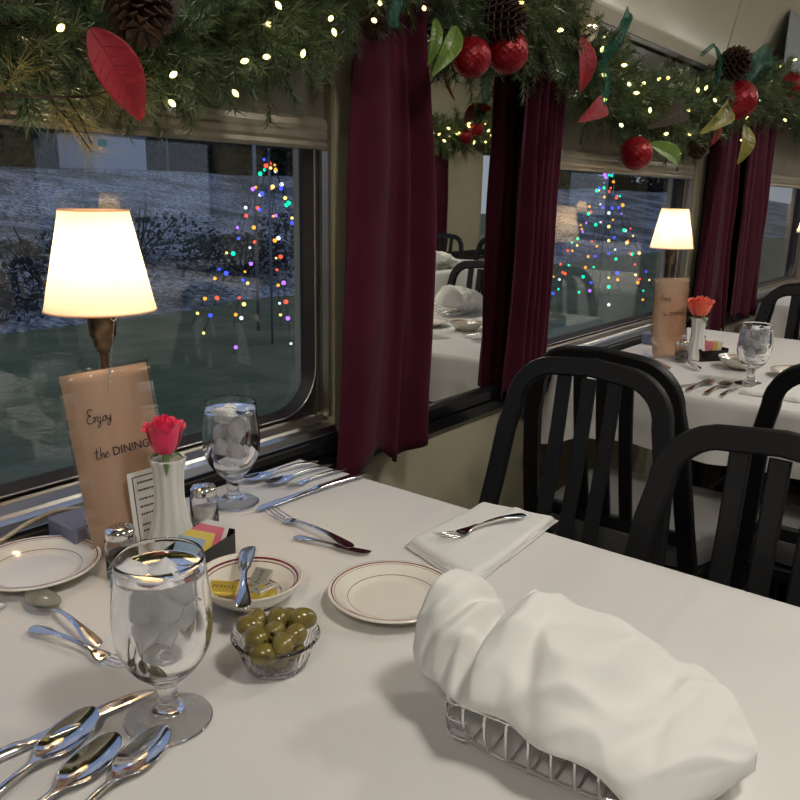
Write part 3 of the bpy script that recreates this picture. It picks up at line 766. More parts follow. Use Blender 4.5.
S2 = make_shaker((.646, .830, .751), 'salt', 'salt shaker with silver lid behind the sugar packets, near the rose vase')
copy_tree(S1, (2.283, .741, .751), .3, 'glass shaker on the second table in front of the far vase')
copy_tree(S2, (2.41, .735, .751), .3, 'glass shaker on the second table behind the black packet caddy')

# bud vase and rose
def make_vase(loc, label):
    root = empty('bud_vase', loc, 0, label, 'vase')
    fl = lambda a, k, z: 1+.05*math.cos(10*a + z*8)*(1 if z > .01 else 0)
    pr = spline_prof([(.026, 0), (.031, .003), (.030, .012), (.0235, .035), (.0185, .065), (.0180, .090), (.0195, .110), (.0225, .122)], 4)
    inn = spline_prof([(.0205, .1215), (.0175, .108), (.0160, .090), (.0165, .060), (.020, .03)], 3)
    MB().lathe([(0, 0)]+pr+[(.0218, .1232)]+inn+[(0, .012)], 60, rfun=fl).build('vase_body', 'milkglass', root)
    return root
VX, VY = .580, .814
make_vase((VX, VY, .751), 'fluted white milk glass vase holding the pink rose')
make_vase((2.345, .722, .751), 'white fluted vase on the second table, holding the coral rose')
def make_rose(loc, mat, label, k=1., full=False):
    root = empty('rose', loc, 0, label, 'flower')
    MB().tube(smooth_path([(0, 0, -.075), (.002, .002, -.03), (0, 0, .0)], 5), .0022, 8).build('stem', 'stem', root)
    mb0 = None
    n = 15
    for i in range(n):
        t = i/(n-1); a = i*2.399; R = .004+.0165*t**.8*k; h = .050-.008*t; wdt = 2.4-1.0*t
        def f(u, v, a=a, R=R, h=h, wdt=wdt, t=t):
            # u across -1..1, v up 0..1
            uu = (u-.5)*2; ang = a+uu*wdt*.5*(1-.15*v)
            prof = math.sin(PI*min(.5, .08+v*.62))     # swelling
            rr = R*(.42+.62*prof) + .0055*t*k*v**6 - .12*R*max(0, v-.6)*(1-t)
            z = h*v*(1-.16*uu*uu*v) - (.004*t*v**8)
            if v > .85: rr += .0012*math.sin(uu*6+a)
            return (rr*math.cos(ang), rr*math.sin(ang), z+.001)
        mb = MB().grid(f, 12, 10); mb.build('petal', mat, root, solid=.0005, sub=1)
    for i in range(5):
        a = i*2*PI/5+.3
        def g(u, v, a=a, i=i):
            uu = (u-.5)*2; w = .0042*math.sin(PI*min(1, v*.9+.1)); L = .034 if i % 2 else .024
            d = -1 if i % 2 else -.4
            r = .006+L*v*.65; z = .003 + L*v*v*d*.75
            return (r*math.cos(a)-uu*w*math.sin(a), r*math.sin(a)+uu*w*math.cos(a), z)
        MB().grid(g, 4, 8).build('sepal', 'stem', root, solid=.0005)
    MB().ball((0,0,.001), .0065, 12, (1,1,.8)).build('rose_hip', 'stem', root)
    return root
make_rose((VX-.002, VY, .8795), 'rose', 'pink rose with green sepals in the white vase', 1.0)
r2 = make_rose((2.345, .722, .8795), 'rose2', 'coral red rose in the vase on the second table', 1.25); r2.scale = (1.4, 1.4, 1.15)

# menu card
def strokes(mb, lines, ox, oz, s_, r, y):
    for ln in lines:
        p = smooth_path([(ox+a*s_, y, oz+b*s_) for a, b in ln], 4)
        if len(p) > 1: mb.tube(p, r, 5)
SCRIPT = {
 'E': [[(.62, .92), (.42, 1.02), (.22, .88), (.28, .66), (.46, .56), (.22, .50), (.06, .28), (.16, .06), (.42, .02), (.62, .2)]],
 'n': [[(0, .36), (.1, .42), (.08, .02)], [(.09, .22), (.25, .42), (.34, .34), (.30, .06), (.42, .06)]],
 'j': [[(.12, .42), (.10, .0), (.0, -.32), (-.16, -.34), (-.10, -.16), (.28, .08)], [(.14, .56), (.15, .58)]],
 'o': [[(.2, .40), (.04, .28), (.06, .06), (.22, .04), (.32, .22), (.2, .40), (.42, .34)]],
 'y': [[(.0, .40), (.02, .14), (.18, .06), (.32, .40)], [(.32, .40), (.24, -.10), (.06, -.34), (-.04, -.22), (.34, .10)]],
 't': [[(.16, .86), (.06, .12), (.20, .04), (.30, .14)], [(-.04, .56), (.30, .60)]],
 'h': [[(.12, .92), (.02, .02)], [(.05, .24), (.22, .42), (.30, .30), (.24, .04), (.38, .10)]],
 'e': [[(.04, .22), (.30, .30), (.20, .44), (.04, .30), (.06, .06), (.24, .04), (.38, .14)]]}
def text_obj(s_, size, loc, rot, mat, parent, align='LEFT', shear=0.):
    cu = bpy.data.curves.new('lettering', 'FONT'); cu.body = s_; cu.size = size; cu.extrude = .00012; cu.shear = shear; cu.align_x = align
    cu.materials.append(M[mat]); o = bpy.data.objects.new('lettering', cu); COL.objects.link(o); me = bpy.data.meshes.new_from_object(o); bpy.data.objects.remove(o); me.name = 'lettering'; o = bpy.data.objects.new('lettering', me); COL.objects.link(o)
    o.parent = parent; o.location = loc; o.rotation_euler = rot
    return o
def make_menu(loc, lean, label, rz=0., bend=0.):
    W, Hh = .130, .236
    root = empty('menu_card', loc, rz, label, 'menu card')
    h = empty('x'); bpy.data.objects.remove(h)
    tilt = math.atan2(lean, Hh)
    root.rotation_euler = (-tilt, 0, rz)
    def sheet(mw, mh, y, mat, name, th):
        def f(u, v): return (-.004*0+mw/2*(2*u-1)+W/2, y+bend*math.sin(PI*v*1.6)*.9, Hh/2+mh/2*(2*v-1))
        return MB().grid(f, 2, 16).build(name, mat, root, solid=th)
    sheet(W-.008, Hh-.008, 0, 'card', 'card_sheet', .0008)
    sheet(W, Hh, -.0012, 'lamin', 'laminate', .0003)
    mb = MB(); x = .026; yy = -.0020+ (bend*.9*math.sin(PI*.78*1.6) if bend else 0)
    for ch in 'Enjoy':
        strokes(mb, SCRIPT[ch], x, .168, .0175, .0006 if ch == 'E' else .0005, yy); x += {'E': .0105, 'n': .0070, 'j': .0050, 'o': .0066, 'y': .007}[ch]
    x = .030
    for ch in 'the': strokes(mb, SCRIPT[ch], x, .122, .0165, .0005, yy); x += .0064
    mb.build('script_lettering', 'ink', root)
    text_obj('DINING CAR', .0155, (.053, yy-.0003, .1225), (PI/2, 0, 0), 'ink', root)
    return root
make_menu((.489, .851, .752), .050, 'tall laminated menu card with Enjoy the DINING CAR, leaning behind the pink rose')
make_menu((2.262, .815, .752), .045, 'peach menu card on the second table standing in front of the far lamp', rz=-.55, bend=.010)
# small printed card behind the vase
root = empty('notice_card', (.548, .8455, .752), 0, 'small white notice card with dark border behind the vase', 'card'); root.rotation_euler = (-.13, 0, -.04)
MB().box(0, .062, -.0008, 0, 0, .098).build('card_sheet', 'paper', root, smooth=False)
mb = MB()
for a, b, c, d in ((.006, .056, .006, .0075), (.006, .056, .0905, .092), (.006, .0075, .006, .092), (.0545, .056, .006, .092)): mb.box(a, b, -.0012, -.0006, c, d)
mb.build('printed_border', 'ink_soft', root, smooth=False)
mb = MB()
for i, z in enumerate((.082, .072, .060, .050, .040, .026, .018)):
    x = .013
    while x < .045: w = .0015+.002*hsh(i, x*100); mb.box(x, x+w, -.0012, -.0006, z, z+.0022); x += w+.0012
mb.build('printed_lines', 'ink', root, smooth=False)

# packet caddy
def make_caddy(loc, rz, label):
    root = empty('packet_caddy', loc, rz, label, 'caddy')
    L, Wd, Hh, t = .047, .024, .032, .002
    mb = MB(); mb.box(-L, L, -Wd, Wd, 0, .003)
    for s_ in (-1, 1):
        a, b = sorted((s_*Wd, s_*(Wd-t))); mb.box(-L, L, a, b, 0, Hh)
        a, b = sorted((s_*L, s_*(L-t))); mb.box(a, b, -Wd, Wd, 0, Hh+.004)
    mb.build('caddy_body', 'black_plastic', root, smooth=False, bev=.0008)
    return root
CX, CY_, CR = .566, .744, .28
make_caddy((CX, CY_, .751), CR, 'black plastic caddy of sweetener packets behind the near goblet')
make_caddy((2.37, .69, .751), -.6, 'black caddy of packets on the second table, behind the butter bowl')
def packet(cx, cy_, rz, x, mat, label, tilt, dy=0., z=.010, logo=None):
    root = empty('sweetener_packet', (0,0,0), 0, label, 'packet')
    w = Matrix.Rotation(rz, 4, 'Z') @ Vector((x, dy, 0)); root.location = (cx+w.x, cy_+w.y, .751+z); root.rotation_euler = (0, tilt, rz)
    def f(u, v, s_):
        b = math.sin(PI*u)**.4*math.sin(PI*v)**.4*.0022 if 0 < u < 1 and 0 < v < 1 else 0
        return (s_*b, -.019+.038*u, .046*v)
    mb = MB().grid(lambda u, v: f(u, v, 1), 8, 8).grid(lambda u, v: f(1-u, v, -1), 8, 8)
    mb.build('packet_paper', mat, root)
    return root
pk = [('pk_blue', 'pale blue packet'), ('pk_yellow', 'small yellow packet'), ('pk_yellow', 'yellow packet'), ('pk_yellow', 'second yellow packet'), ('pk_pink', 'pink packet'), ('pk_pink', 'second pink packet'), ('pk_pink', 'third pink packet'), ('pk_white', 'white packet'), ('pk_white', 'second white packet')]
for i, (m, l) in enumerate(pk):
    packet(CX, CY_, CR, -.036+.0066*i, m, l+(' standing in the near black caddy, %s' % ('at its end by the near goblet', 'behind the pale one', 'second of the yellow ones', 'close to the pink ones', 'beside the yellow ones', 'in the middle of the pinks', 'next to the white ones', 'beside the pinks', 'at its end by the butter bowl')[i]), .62+.05*hsh(i), z=.006)
for i, (m, l) in enumerate((('pk_pink', 'pink'), ('pk_yellow', 'yellow'), ('pk_white', 'white'))):
    packet(2.37, .69, -.6, -.015+.016*i, m, l+' packet in the black caddy on the second table', .3)

# table lamps
def make_lamp(loc, label, cord=True):
    root = empty('table_lamp', loc, 0, label, 'lamp')
    # fluted stem on a small foot, socket, shade, chain
    MB().lathe(spline_prof([(.034, .0), (.034, .006), (.022, .012), (.008, .022), (.0065, .06), (.0055, .14), (.0050, .205), (.0085, .212), (.0060, .220)], 3)+[(0, .22)], 24).build('stem', 'brass', root)
    MB().lathe([(0, .214), (.010, .216), (.013, .224), (.012, .228), (.0165, .233), (.0175, .252), (.0185, .262), (.0185, .268), (.012, .270), (0, .270)], 28).build('socket', 'brass', root)
    zb, zt, rb, rt = .266, .388, .0675, .0415
    def sh(u, v):
        a = 2*PI*u; r = rb+(rt-rb)*v; return (r*math.cos(a), r*math.sin(a), zb+(zt-zb)*v)
    MB().grid(sh, 64, 6).build('lamp_shade', 'shade', root)
    for z, r in ((zb, rb), (zt, rt)): MB().tube([(r*math.cos(a*PI/32), r*math.sin(a*PI/32), z) for a in range(64)], .0012, 5, closed=True).build('shade_rim', 'card', root)
    mb = MB()
    for a in (0, 2*PI/3, 4*PI/3): mb.tube([(0, 0, zt-.012), (rt*math.cos(a), rt*math.sin(a), zt-.002)], .001, 4)
    mb.build('shade_wire', 'card', root)
    MB().ball((0, 0, .330), .020, 20, (1, 1, 1.25)).build('light_bulb', 'bulb', root)
    MB().tube([(0,0,.268), (0,0,.310)], .010, 12).build('bulb_neck', 'china', root)
    MB().tube([(0,0,.352), (0,0,zt-.010)], .0012, 6).build('harp', 'card', root)
    mb = MB(); c0 = Vector((.004, -.021, .252)); d1 = Vector((-.012, -.024, .168))
    for i in range(26): mb.ball(c0.lerp(d1, i/25), .0011, 6)
    mb.tube([c0+Vector((.0045*math.cos(a*PI/6), 0, .006+.0045*math.sin(a*PI/6))) for a in range(12)], .001, 5, closed=True)
    mb.build('pull_chain', 'chrome', root)
    return root
lamp_spots = [((.565, .915, .786), 'lit table lamp with ivory shade and pull chain in front of the near window'),
              ((2.604, .915, .786), 'lit table lamp with ivory shade on the second table, behind the peach card'),
              ((4.645, .915, .786), 'lit table lamp on the third table, its shade cut by the edge of the picture'),
              ((2.53, -1.72, .786), 'lit table lamp across the aisle, mirrored small above the near lamp in the window'),
              ((8.3, -1.72, .786), 'lit table lamp far across the aisle, mirrored in the middle window')]
L0 = None
for (p, lab) in lamp_spots:
    if L0 is None: L0 = make_lamp(p, lab)
    else: copy_tree(L0, p, 0, lab)
    ld = bpy.data.lights.new('bulb_light', 'POINT'); ld.energy = 5.4; ld.color = (1.0, .70, .44); ld.shadow_soft_size = .022
    lo = bpy.data.objects.new('bulb_light', ld); COL.objects.link(lo); lo.location = (p[0], p[1], p[2]+.325)
B0 = None
for (x, y, lab) in ((.566, .918, 'slate grey square box under the near lamp, beside the plate at the wall'), (2.565, .908, 'slate blue box under the lamp of the second table'), (4.61, .908, 'slate box under the lamp of the third table'),
                    (2.51, -1.72, 'slate box under the lamp across the aisle'), (8.28, -1.72, 'slate box under the farthest lamp across the aisle')):
    o = MB().box(-.078, .078, -.033, .033, 0, .034).build('lamp_base_box', 'greybox', bev=.003, loc=(x, y, .7515)); tag(o, lab, 'box')
o = MB().tube(smooth_path([(.30, .955, .757), (.38, .972, .756), (.438, .982, .7585), (.478, .985, .769), (.515, .975, .779), (.545, .955, .778)], 8), .0032, 8).build('power_cord', 'cord')
tag(o, 'ivory power cord curving along the black ledge from the slate box', 'cord')

# folded napkins
def folded_napkin(pts, h, label, seed=0, group=None, layers=3):
    a, b, c, d = [Vector((*p, 0)) for p in pts]     # corners in order
    cen = (a+b+c+d)/4
    root = empty('folded_napkin', (cen.x, cen.y, .7515), 0, label, 'napkin')
    for k in range(layers):
        sh = 1-.025*k
        def f(u, v, k=k, sh=sh):
            p = a.lerp(b, u).lerp(d.lerp(c, u), v)-cen; p = p*sh
            e = min(u, 1-u, v, 1-v); lift = h*(k+.65)/layers
            e2 = 1-max(0, 1-e*22)**2
            z = .0006+ (lift-.0006)*(.30+.70*e2) + .0015*noise.noise(Vector((p.x*26+seed, p.y*26, k*3)))*e2
            wob = .0022*noise.noise(Vector((u*5, v*5, seed+k)))
            if k == layers-1: z += .003*math.exp(-((v-.5-.02*math.sin(u*9))/.05)**2)*(.3+.7*u)*e2
            return (p.x+wob, p.y+wob, z)
        MB().grid(f, 40, 28).build('napkin_layer', 'napkin', root, solid=.002)
    return root
folded_napkin([(.776, .584), (.965, .580), (.985, .468), (.730, .452)], .013, 'folded white napkin under a fork at the far edge of the near table', 2)
folded_napkin([(.28, .82), (.345, .838), (.368, .826), (.30, .79)], .008, 'corner of a white napkin beside the plate at the wall', 5)
folded_napkin([(1.99, .50), (2.19, .47), (2.19, .36), (1.99, .36)], .010, 'folded white napkin on the second table beside the goblet', 8)

# ---- bread basket
BX, BY = .5535, .241
root = empty('wire_bread_basket', (BX, BY, .7515), .10, 'chrome wire basket holding napkin-wrapped bread', 'basket'); root_basket = root
hw1, hl1 = .063, .096; hw0, hl0 = .054, .090; HB = .048
def ov(hx, hy, z, n=64, e=3.2):
    o = []
    for i in range(n):
        a = 2*PI*i/n; c, s_ = math.cos(a), math.sin(a); r = (abs(c)**e+abs(s_)**e)**(-1/e); o.append((c*r*hx, s_*r*hy, z))
    return o
MB().tube(ov(hw0, hl0, .006), .0018, 8, closed=True).build('bottom_rail', 'chrome', root)
for s_ in (-1, 1):
    MB().tube([(s_*hw1, y, HB) for y in (-.070, -.03, .03, .070)], .0021, 8).build('top_rail', 'chrome', root)
    for i in range(8):
        y = -.0665+.019*i
        xb = hw0*(1-abs(y/hl0)**3.2)**(1/3.2)
        MB().tube(smooth_path([(s_*hw1, y, HB), (s_*(hw1-.0005), y, .030), (s_*(xb+.004), y, .010), (s_*(xb-.006), y, .003), (s_*.02, y, .003)], 4), .0016, 6).build('side_wire', 'chrome', root)
    for q in (1, .68, .36):
        MB().tube(smooth_path([(-hw1, s_*.064, HB*q), (-hw1+.001, s_*.078, HB*q*.96), (-.050, s_*.088, HB*q*.80), (-.028, s_*(.098 if s_ > 0 else .092), HB*.66*q), (0, s_*(.100 if s_ > 0 else .094), HB*.60*q), (.028, s_*(.098 if s_ > 0 else .092), HB*.66*q), (.050, s_*.088, HB*q*.80), (hw1-.001, s_*.080, HB*q*.96), (hw1, s_*.066, HB*q)], 6), .0015, 6).build('end_wire', 'chrome', root)
nroot = empty('bread_napkin', (.545, .243, .7515), 0, 'white cloth napkin bundled over bread in the wire basket', 'napkin')
def lerp_tab(t, tab):
    for (a, b), (c, d) in zip(tab, tab[1:]):
        if t <= c: k = (t-a)/(c-a); k = k*k*(3-2*k); return b+(d-b)*k
    return tab[-1][1]
def mound(u, v):
    y = .384 - .283*u
    cx = .553 + .018*u + .020*u*u - .010*math.exp(-(u/.07)**2)
    en = max(0.0, 1-abs(2*u-1)**7)**.5
    wdt = lerp_tab(u, [(0, .034), (.12, .054), (.30, .071), (.6, .080), (.82, .090), (1, .042)])*en + .001
    hgt = lerp_tab(u, [(0, .064), (.08, .064), (.20, .045), (.34, .047), (.5, .041), (.75, .028), (1, .012)])*(.35+.65*en)
    hb = lerp_tab(u, [(0, -.004), (.12, -.012), (.2, -.026), (.6, -.028), (.8, -.040), (.92, -.034), (1, -.012)])
    a = 2*PI*v; c, s_ = math.cos(a), math.sin(a)
    z0 = lerp_tab(u, [(0, .052), (.25, .056), (.55, .055), (.8, .036), (1, .034)])
    if s_ >= 0: z = z0 + hgt*abs(s_)**.80; x = wdt*math.copysign(abs(c)**.80, c)
    else: z = z0 + hb*abs(s_)**.6; x = wdt*math.copysign(abs(c)**.7, c)*(1-.24*min(1, abs(s_)*3)*en)
    rg = lambda t, w: math.exp(-(t/w)**2)
    if c > 0: x *= .86
    w_ = (1-2*v) if v < .5 else 0         # -1 near side ... +1 far side
    q = u + .02*noise.noise(Vector((u*3, v*5, 7.)))
    f = 0
    f += .012*rg(q-.03-.03*w_, .026) - .009*rg(q-.09-.13*w_, .018) + .006*rg(q-.14-.14*w_, .018) - .006*rg(q-.185-.05*w_, .013)
    f += -.024*rg(q-.275+.09*w_, .026) + .011*rg(q-.355+.03*w_, .045)
    f += .55*(.006*rg(q-.46+.26*w_, .035) - .008*rg(q-.53+.30*w_, .030) - .006*rg(q-.68-.22*w_, .030) + .004*rg(q-.74-.2*w_, .03) - .005*rg(q-.86+.20*w_, .025))
    f += .006*noise.noise(Vector((u*5+2, v*4, 2.))) + .0062*(1-abs(noise.noise(Vector((u*6+2+v*5, v*7, 4.))))*3) + .0012*noise.noise(Vector((u*22, v*16, 5.)))
    k = (abs(s_)**.35 if s_ > 0 else .15*(1-abs(s_)))*en
    nrm = Vector((c*.8, 0, max(.1, s_))).normalized()
    p = Vector((cx+x, y, z)) + nrm*f*k
    # loose hem puffing and waving over the rails
    hm = max(0, 1-abs(v-.5)/.07)
    p.x -= hm*(.007+.004*math.sin(u*23+1))*en; p.z -= hm*(.006-.004*math.sin(u*17+2))*en
    return (p.x-.545, p.y-.243, p.z)
MB().grid(mound, 120, 96).build('cloth_bundle', 'napkin', nroot, sub=1)

# ------------------------------------------------------------------ christmas garland
def catm(pts, n): return smooth_path(pts, n)
GP = [(-.1, .985, 1.40), (.25, .985, 1.385), (.5, .985, 1.385), (.72, .985, 1.395), (.88, .985, 1.445), (1.05, .985, 1.515), (1.22, .97, 1.60), (1.42, .955, 1.605), (1.70, .96, 1.590), (1.93, .97, 1.555), (2.15, .98, 1.505), (2.45, .985, 1.470), (2.8, .98, 1.50), (3.1, .96, 1.57), (3.45, .95, 1.635), (3.8, .95, 1.66), (4.2, .96, 1.65), (4.6, .97, 1.62), (5.1, .98, 1.62)]
def make_garland(path, dens, nlen, needles, label, seed, mat='pine', inward=-1, rad=.095, nt=.0006):
    rnd = random.Random(seed)
    P = catm(path, 8); L = [0]
    for a, b in zip(P, P[1:]): L.append(L[-1]+(b-a).length)
    tot = L[-1]; nb = int(tot*dens)
    root = empty('pine_garland', tuple(P[len(P)//2]), 0, label, 'garland')
    org = Vector(root.location)
    tw = MB(); vs = []; fs = []
    tw.tube([p-org for p in P], .006 if mat == 'pine' else .0016, 6)
    for b in range(nb):
        d = tot*(b+rnd.random())/nb; i = 0
        while L[i+1] < d: i += 1
        t = (d-L[i])/(L[i+1]-L[i]); c = P[i].lerp(P[i+1], t); tan = (P[i+1]-P[i]).normalized()
        th = rnd.uniform(0, 2*PI)
        side = Vector((0, math.cos(th), math.sin(th)))
        if side.y*inward < -.2: side.y *= .3                 # flattened against the wall
        dirv = (side*1.0 + tan*rnd.uniform(-.9, .9)).normalized()
        ln = rnd.uniform(.6, 1.15)*rad
        tip = c+dirv*ln + Vector((0,0,-.25*ln*rnd.random()))
        if inward < 0: tip.y = min(tip.y, WY-.045)
        else: tip.y = max(tip.y, OY+.045)
        tw.tube([c-org, (c.lerp(tip, .55)+Vector((0,0,.006)))-org, tip-org], .0012, 3)
        ax = (tip-c).normalized(); u = ax.orthogonal().normalized(); w = ax.cross(u)
        for k in range(needles):
            q = .12+.88*(k/needles); base = c.lerp(tip, q)
            a = rnd.uniform(0, 2*PI); sp = rnd.uniform(.55, 1.05)
            nd = (ax*math.cos(sp)+(u*math.cos(a)+w*math.sin(a))*math.sin(sp)).normalized()
            nl = nlen*rnd.uniform(.75, 1.15); e = base+nd*nl
            if inward < 0 and e.y > WY-.004: continue
            if inward > 0 and e.y < OY+.004: continue
            s1 = nd.orthogonal().normalized()*nt; s2 = nd.cross(s1)
            o = len(vs); base = base-org; e = e-org
            vs += [base+s1, base-s1*.5+s2*.87, base-s1*.5-s2*.87, e]
            fs += [(o, o+1, o+3), (o+1, o+2, o+3), (o+2, o, o+3)]
    me = MB(); me.v = [tuple(v) for v in vs]; me.f = fs
    if mat == 'pine': me.build('needles', mat, root, smooth=False, mats=['pine', 'pine_glint'], mfun=lambda c, i: 1 if hsh((i//3)*.7) < .38 else 0)
    else: me.build('needles', mat, root, smooth=False)
    tw.build('twigs', 'twig', root)
    return root
make_garland(GP[:8], 360, .026, 110, 'artificial pine garland swagged over the near window, up to the first curtain', 3, nt=.00095, rad=.108)
make_garland(GP[7:], 300, .030, 72, 'artificial pine garland swagged over the middle and far windows', 4, nt=.0013, rad=.135)
# a see-through spray of yellow long needles
make_garland([(.36, .93, 1.34), (.44, .92, 1.30), (.52, .91, 1.30), (.60, .93, 1.31)], 38, .055, 46, 'spray of long yellow pine needles at the near end of the garland', 9, mat='pine_gold', rad=.06, nt=.00045)['category'] = 'pine spray'
# garland reflected in the mirror
OG = [(4.0, OY+.14, 1.84), (4.5, OY+.14, 1.72), (5.1, OY+.14, 1.68), (5.6, OY+.14, 1.70), (6.0, OY+.14, 1.74), (6.25, OY+.15, 1.82), (6.42, OY+.16, 1.92), (6.9, OY+.14, 1.78), (7.8, OY+.14, 1.68)]
make_garland(OG, 110, .055, 40, 'pine garland on the opposite wall, seen in the mirror', 5, inward=1, nt=.004, rad=.17)

# fairy lights
def fairy_string(pts, path, label, r=.0038):
    org = Vector(pts[len(pts)//2])
    root = empty('fairy_lights', tuple(org), 0, label, 'fairy lights')
    wp = [Vector(p) for p in sorted(pts)]
    MB().tube([p-org+Vector((0, .012, .008)) for p in smooth_path(wp, 3)], .0009, 4).build('wire', 'wire', root)
    proto = None
    for p in wp:
        if proto is None:
            proto = bpy.data.objects.new('bulb', MB().lathe([(0, -.006), (.0022, -.004), (.0038, 0), (.003, .004), (0, .0075)], 10).build('bulb', 'fairy').data)
            bpy.data.objects.remove([o for o in COL.objects if o.data == proto.data][0])
            o = proto; COL.objects.link(o)
        else: o = proto.copy(); COL.objects.link(o)
        o.parent = root; o.location = p-org; o.rotation_euler = (hsh(p.x)*3, hsh(p.z)*3, 0); q = r/.0038; o.scale = (q, q, q)
    return root
FL = [(0.531,1.373),(0.681,1.342),(0.677,1.308),(0.783,1.331),(0.801,1.374),(0.842,1.385),(0.867,1.457),(0.977,1.458),(0.984,1.44),(0.916,1.399),(0.849,1.429),(1.079,1.472),(1.094,1.5),(1.214,1.514),(1.362,1.485)]
FR = [(1.54,1.58),(1.951,1.582),(1.941,1.549),(1.963,1.495),(1.974,1.438),(2.078,1.532),(2.171,1.475),(2.213,1.502),(2.324,1.527),(2.391,1.538),(2.12,1.491),(2.091,1.388),(2.418,1.388),(2.583,1.469),(2.623,1.401),(2.653,1.534),(2.726,1.547),(2.534,1.34),(3.199,1.496),(3.167,1.51),(3.183,1.418),(3.258,1.395),(3.482,1.658),(3.588,1.718),(3.019,1.598),(3.791,1.771),(3.764,1.671),(1.719,1.558),(2.279,1.442),(2.48,1.431),(2.827,1.521),(3.351,1.572),(3.758,1.534)]
fairy_string([(x, .90, z) for x, z in FL], None, 'warm white fairy lights in the garland over the near window')
fairy_string([(x, .90, z) for x, z in FR], None, 'warm white fairy lights in the garland over the middle window', r=.0046)
rnd = random.Random(12); OP = catm(OG, 8)
fairy_string([tuple(OP[int(i*len(OP)/70)] + Vector((rnd.uniform(-.05, .05), .08+rnd.uniform(0, .03), rnd.uniform(-.09, .07)))) for i in range(70)], None, 'warm white fairy lights reflected in the mirror', r=.009)

# ornaments
def ball_orn(c, r, mat, label, dia=True, name='ball_ornament'):
    root = empty(name, c, 0, label, 'ornament')
    mb = MB(); n, m = 48, 24; vs = []; fs = []
    def f(u, v):
        a = 2*PI*u; b = PI*v; k = 1
        if dia:
            p = u*14; q = v*9
            d = abs(((p+q) % 1)-.5)+abs(((p-q) % 1)-.5); k = 1+.045*(d-.5)
        return (r*k*math.sin(b)*math.cos(a), r*k*math.sin(b)*math.sin(a), r*k*math.cos(b))
    mb.grid(f, 112, 54); mb.build('ball', mat, root)
    mb = MB().lathe([(0, r*1.10), (r*.2, r*1.10), (r*.22, r*.96), (0, r*.94)], 16); mb.tube([(0,0,r*1.08), (0,0,r*1.6)], .0006, 4); mb.build('cap', 'brass', root)
    return root
ball_orn((1.370, .90, 1.455), .037, 'redball', 'dark red ball ornament beside the green leaf, right of the first curtain')
ball_orn((1.475, .885, 1.478), .041, 'redball', 'red faceted ball ornament under the pinecone, above the mirror')
ball_orn((2.160, .88, 1.320), .043, 'redball', 'red ball ornament hanging lowest, over the top of the middle window')
ball_orn((3.0, .88, 1.537), .066, 'redball', 'bright red diamond-patterned ball ornament over the far curtain')
ball_orn((1.80, .875, 1.568), .027, 'silverball', 'silvery mercury glass ornament above the hanging red leaf')
ball_orn((3.72, .885, 1.66), .05, 'redball', 'red ball ornament at the edge of the picture in the far garland')
for x, z in ((5.62, 1.66), (5.78, 1.73), (6.28, 1.80), (6.2, 1.95)):
    ball_orn((x, OY+.26, z), .055, 'redball', 'red ball ornament reflected in the mirror')['group'] = 'red ball ornaments on the opposite garland'
def pinecone(c, r, L, rot, label):
    root = empty('pinecone', c, 0, label, 'pinecone'); root.rotation_euler = rot
    MB().lathe([(0, -L/2), (r*.3, -L*.4), (r*.4, 0), (r*.25, L*.4), (0, L/2)], 12).build('core', 'twig', root)
    mb = MB(); n = 110
    for i in range(n):
        t = i/n; a = i*2.39996; z = -L/2+L*t; R = r*(math.sin(PI*(.10+.82*t))**.6)
        w = r*.26*(1-.4*t); ln = R; up = .35*r
        A_ = Matrix.Rotation(a, 4, 'Z')
        pts = [(ln*.2, -w*.4, z), (ln*.2, w*.4, z), (ln*.85, w, z+up*.5), (ln, 0, z+up), (ln*.85, -w, z+up*.5)]
        low = [(p[0], p[1], p[2]-r*.07) for p in pts]
        vs = [A_ @ Vector(p) for p in pts+low]
        mb.add(vs, [(0,1,2,3,4), (9,8,7,6,5)]+[(k, k+5, (k+1) % 5+5, (k+1) % 5) for k in range(5)])
    mb.build('scales', 'cone', root, smooth=False)
    return root
pinecone((.625, .885, 1.415), .040, .090, (2.6, .4, 0), 'large pinecone above the red poinsettia leaf')
pinecone((1.445, .89, 1.535), .045, .09, (2.2, -.6, 0), 'dark pinecone above the two red balls over the mirror')
pinecone((2.954, .90, 1.646), .058, .10, (1.4, .5, 0), 'pinecone beside the bright red ball in the far garland')
pinecone((2.783, .93, 1.369), .038, .06, (1.6, .2, 0), 'small pinecone low beside the third curtain')
pinecone((1.115, .93, 1.470), .022, .040, (2.0, .2, 0), 'tiny pinecone at the top of the first curtain')
def leaf(name, base, tip, w, mat, label, cat, bend=.15, nrm=(-.4, -1, .2), vein=True, curl=.25, mid=None):
    b, t = Vector(base), Vector(tip); d = t-b; L = d.length; ax = d.normalized(); n = Vector(nrm); n = (n-ax*n.dot(ax)).normalized(); s_ = ax.cross(n)
    root = empty(name, base, 0, label, cat)
    def f(u, v):
        uu = (u-.5)*2; ww = w*math.sin(PI*(v**.8)*.97+.03)**.85*(1-.15*v) if v < 1 else 0
        z = bend*L*math.sin(PI*v) + curl*ww*uu*uu - .05*ww*math.cos(v*40)*abs(uu)*.5
        return ax*(L*v)+s_*(ww*uu)+n*z
    MB().grid(f, 14, 40).build('blade', mat, root, solid=.0006)
    mb = MB()
    mb.tube([f(.5, v/12)+n*.0006 for v in range(0, 13)], .0009, 5, scale=[1-.06*i for i in range(13)])
    if vein:
        for k in range(1, 8):
            v0 = .08+k*.1
            for sd in (-1, 1): mb.tube([f(.5, v0)+n*.0004, f(.5+sd*.22, min(.98, v0+.05))+n*.0005, f(.5+sd*.42, min(.98, v0+.09))+n*.0003], .0004, 4)
    mb.build('veins', 'redleaf' if mat == 'redleaf' else 'stem', root)
    return root
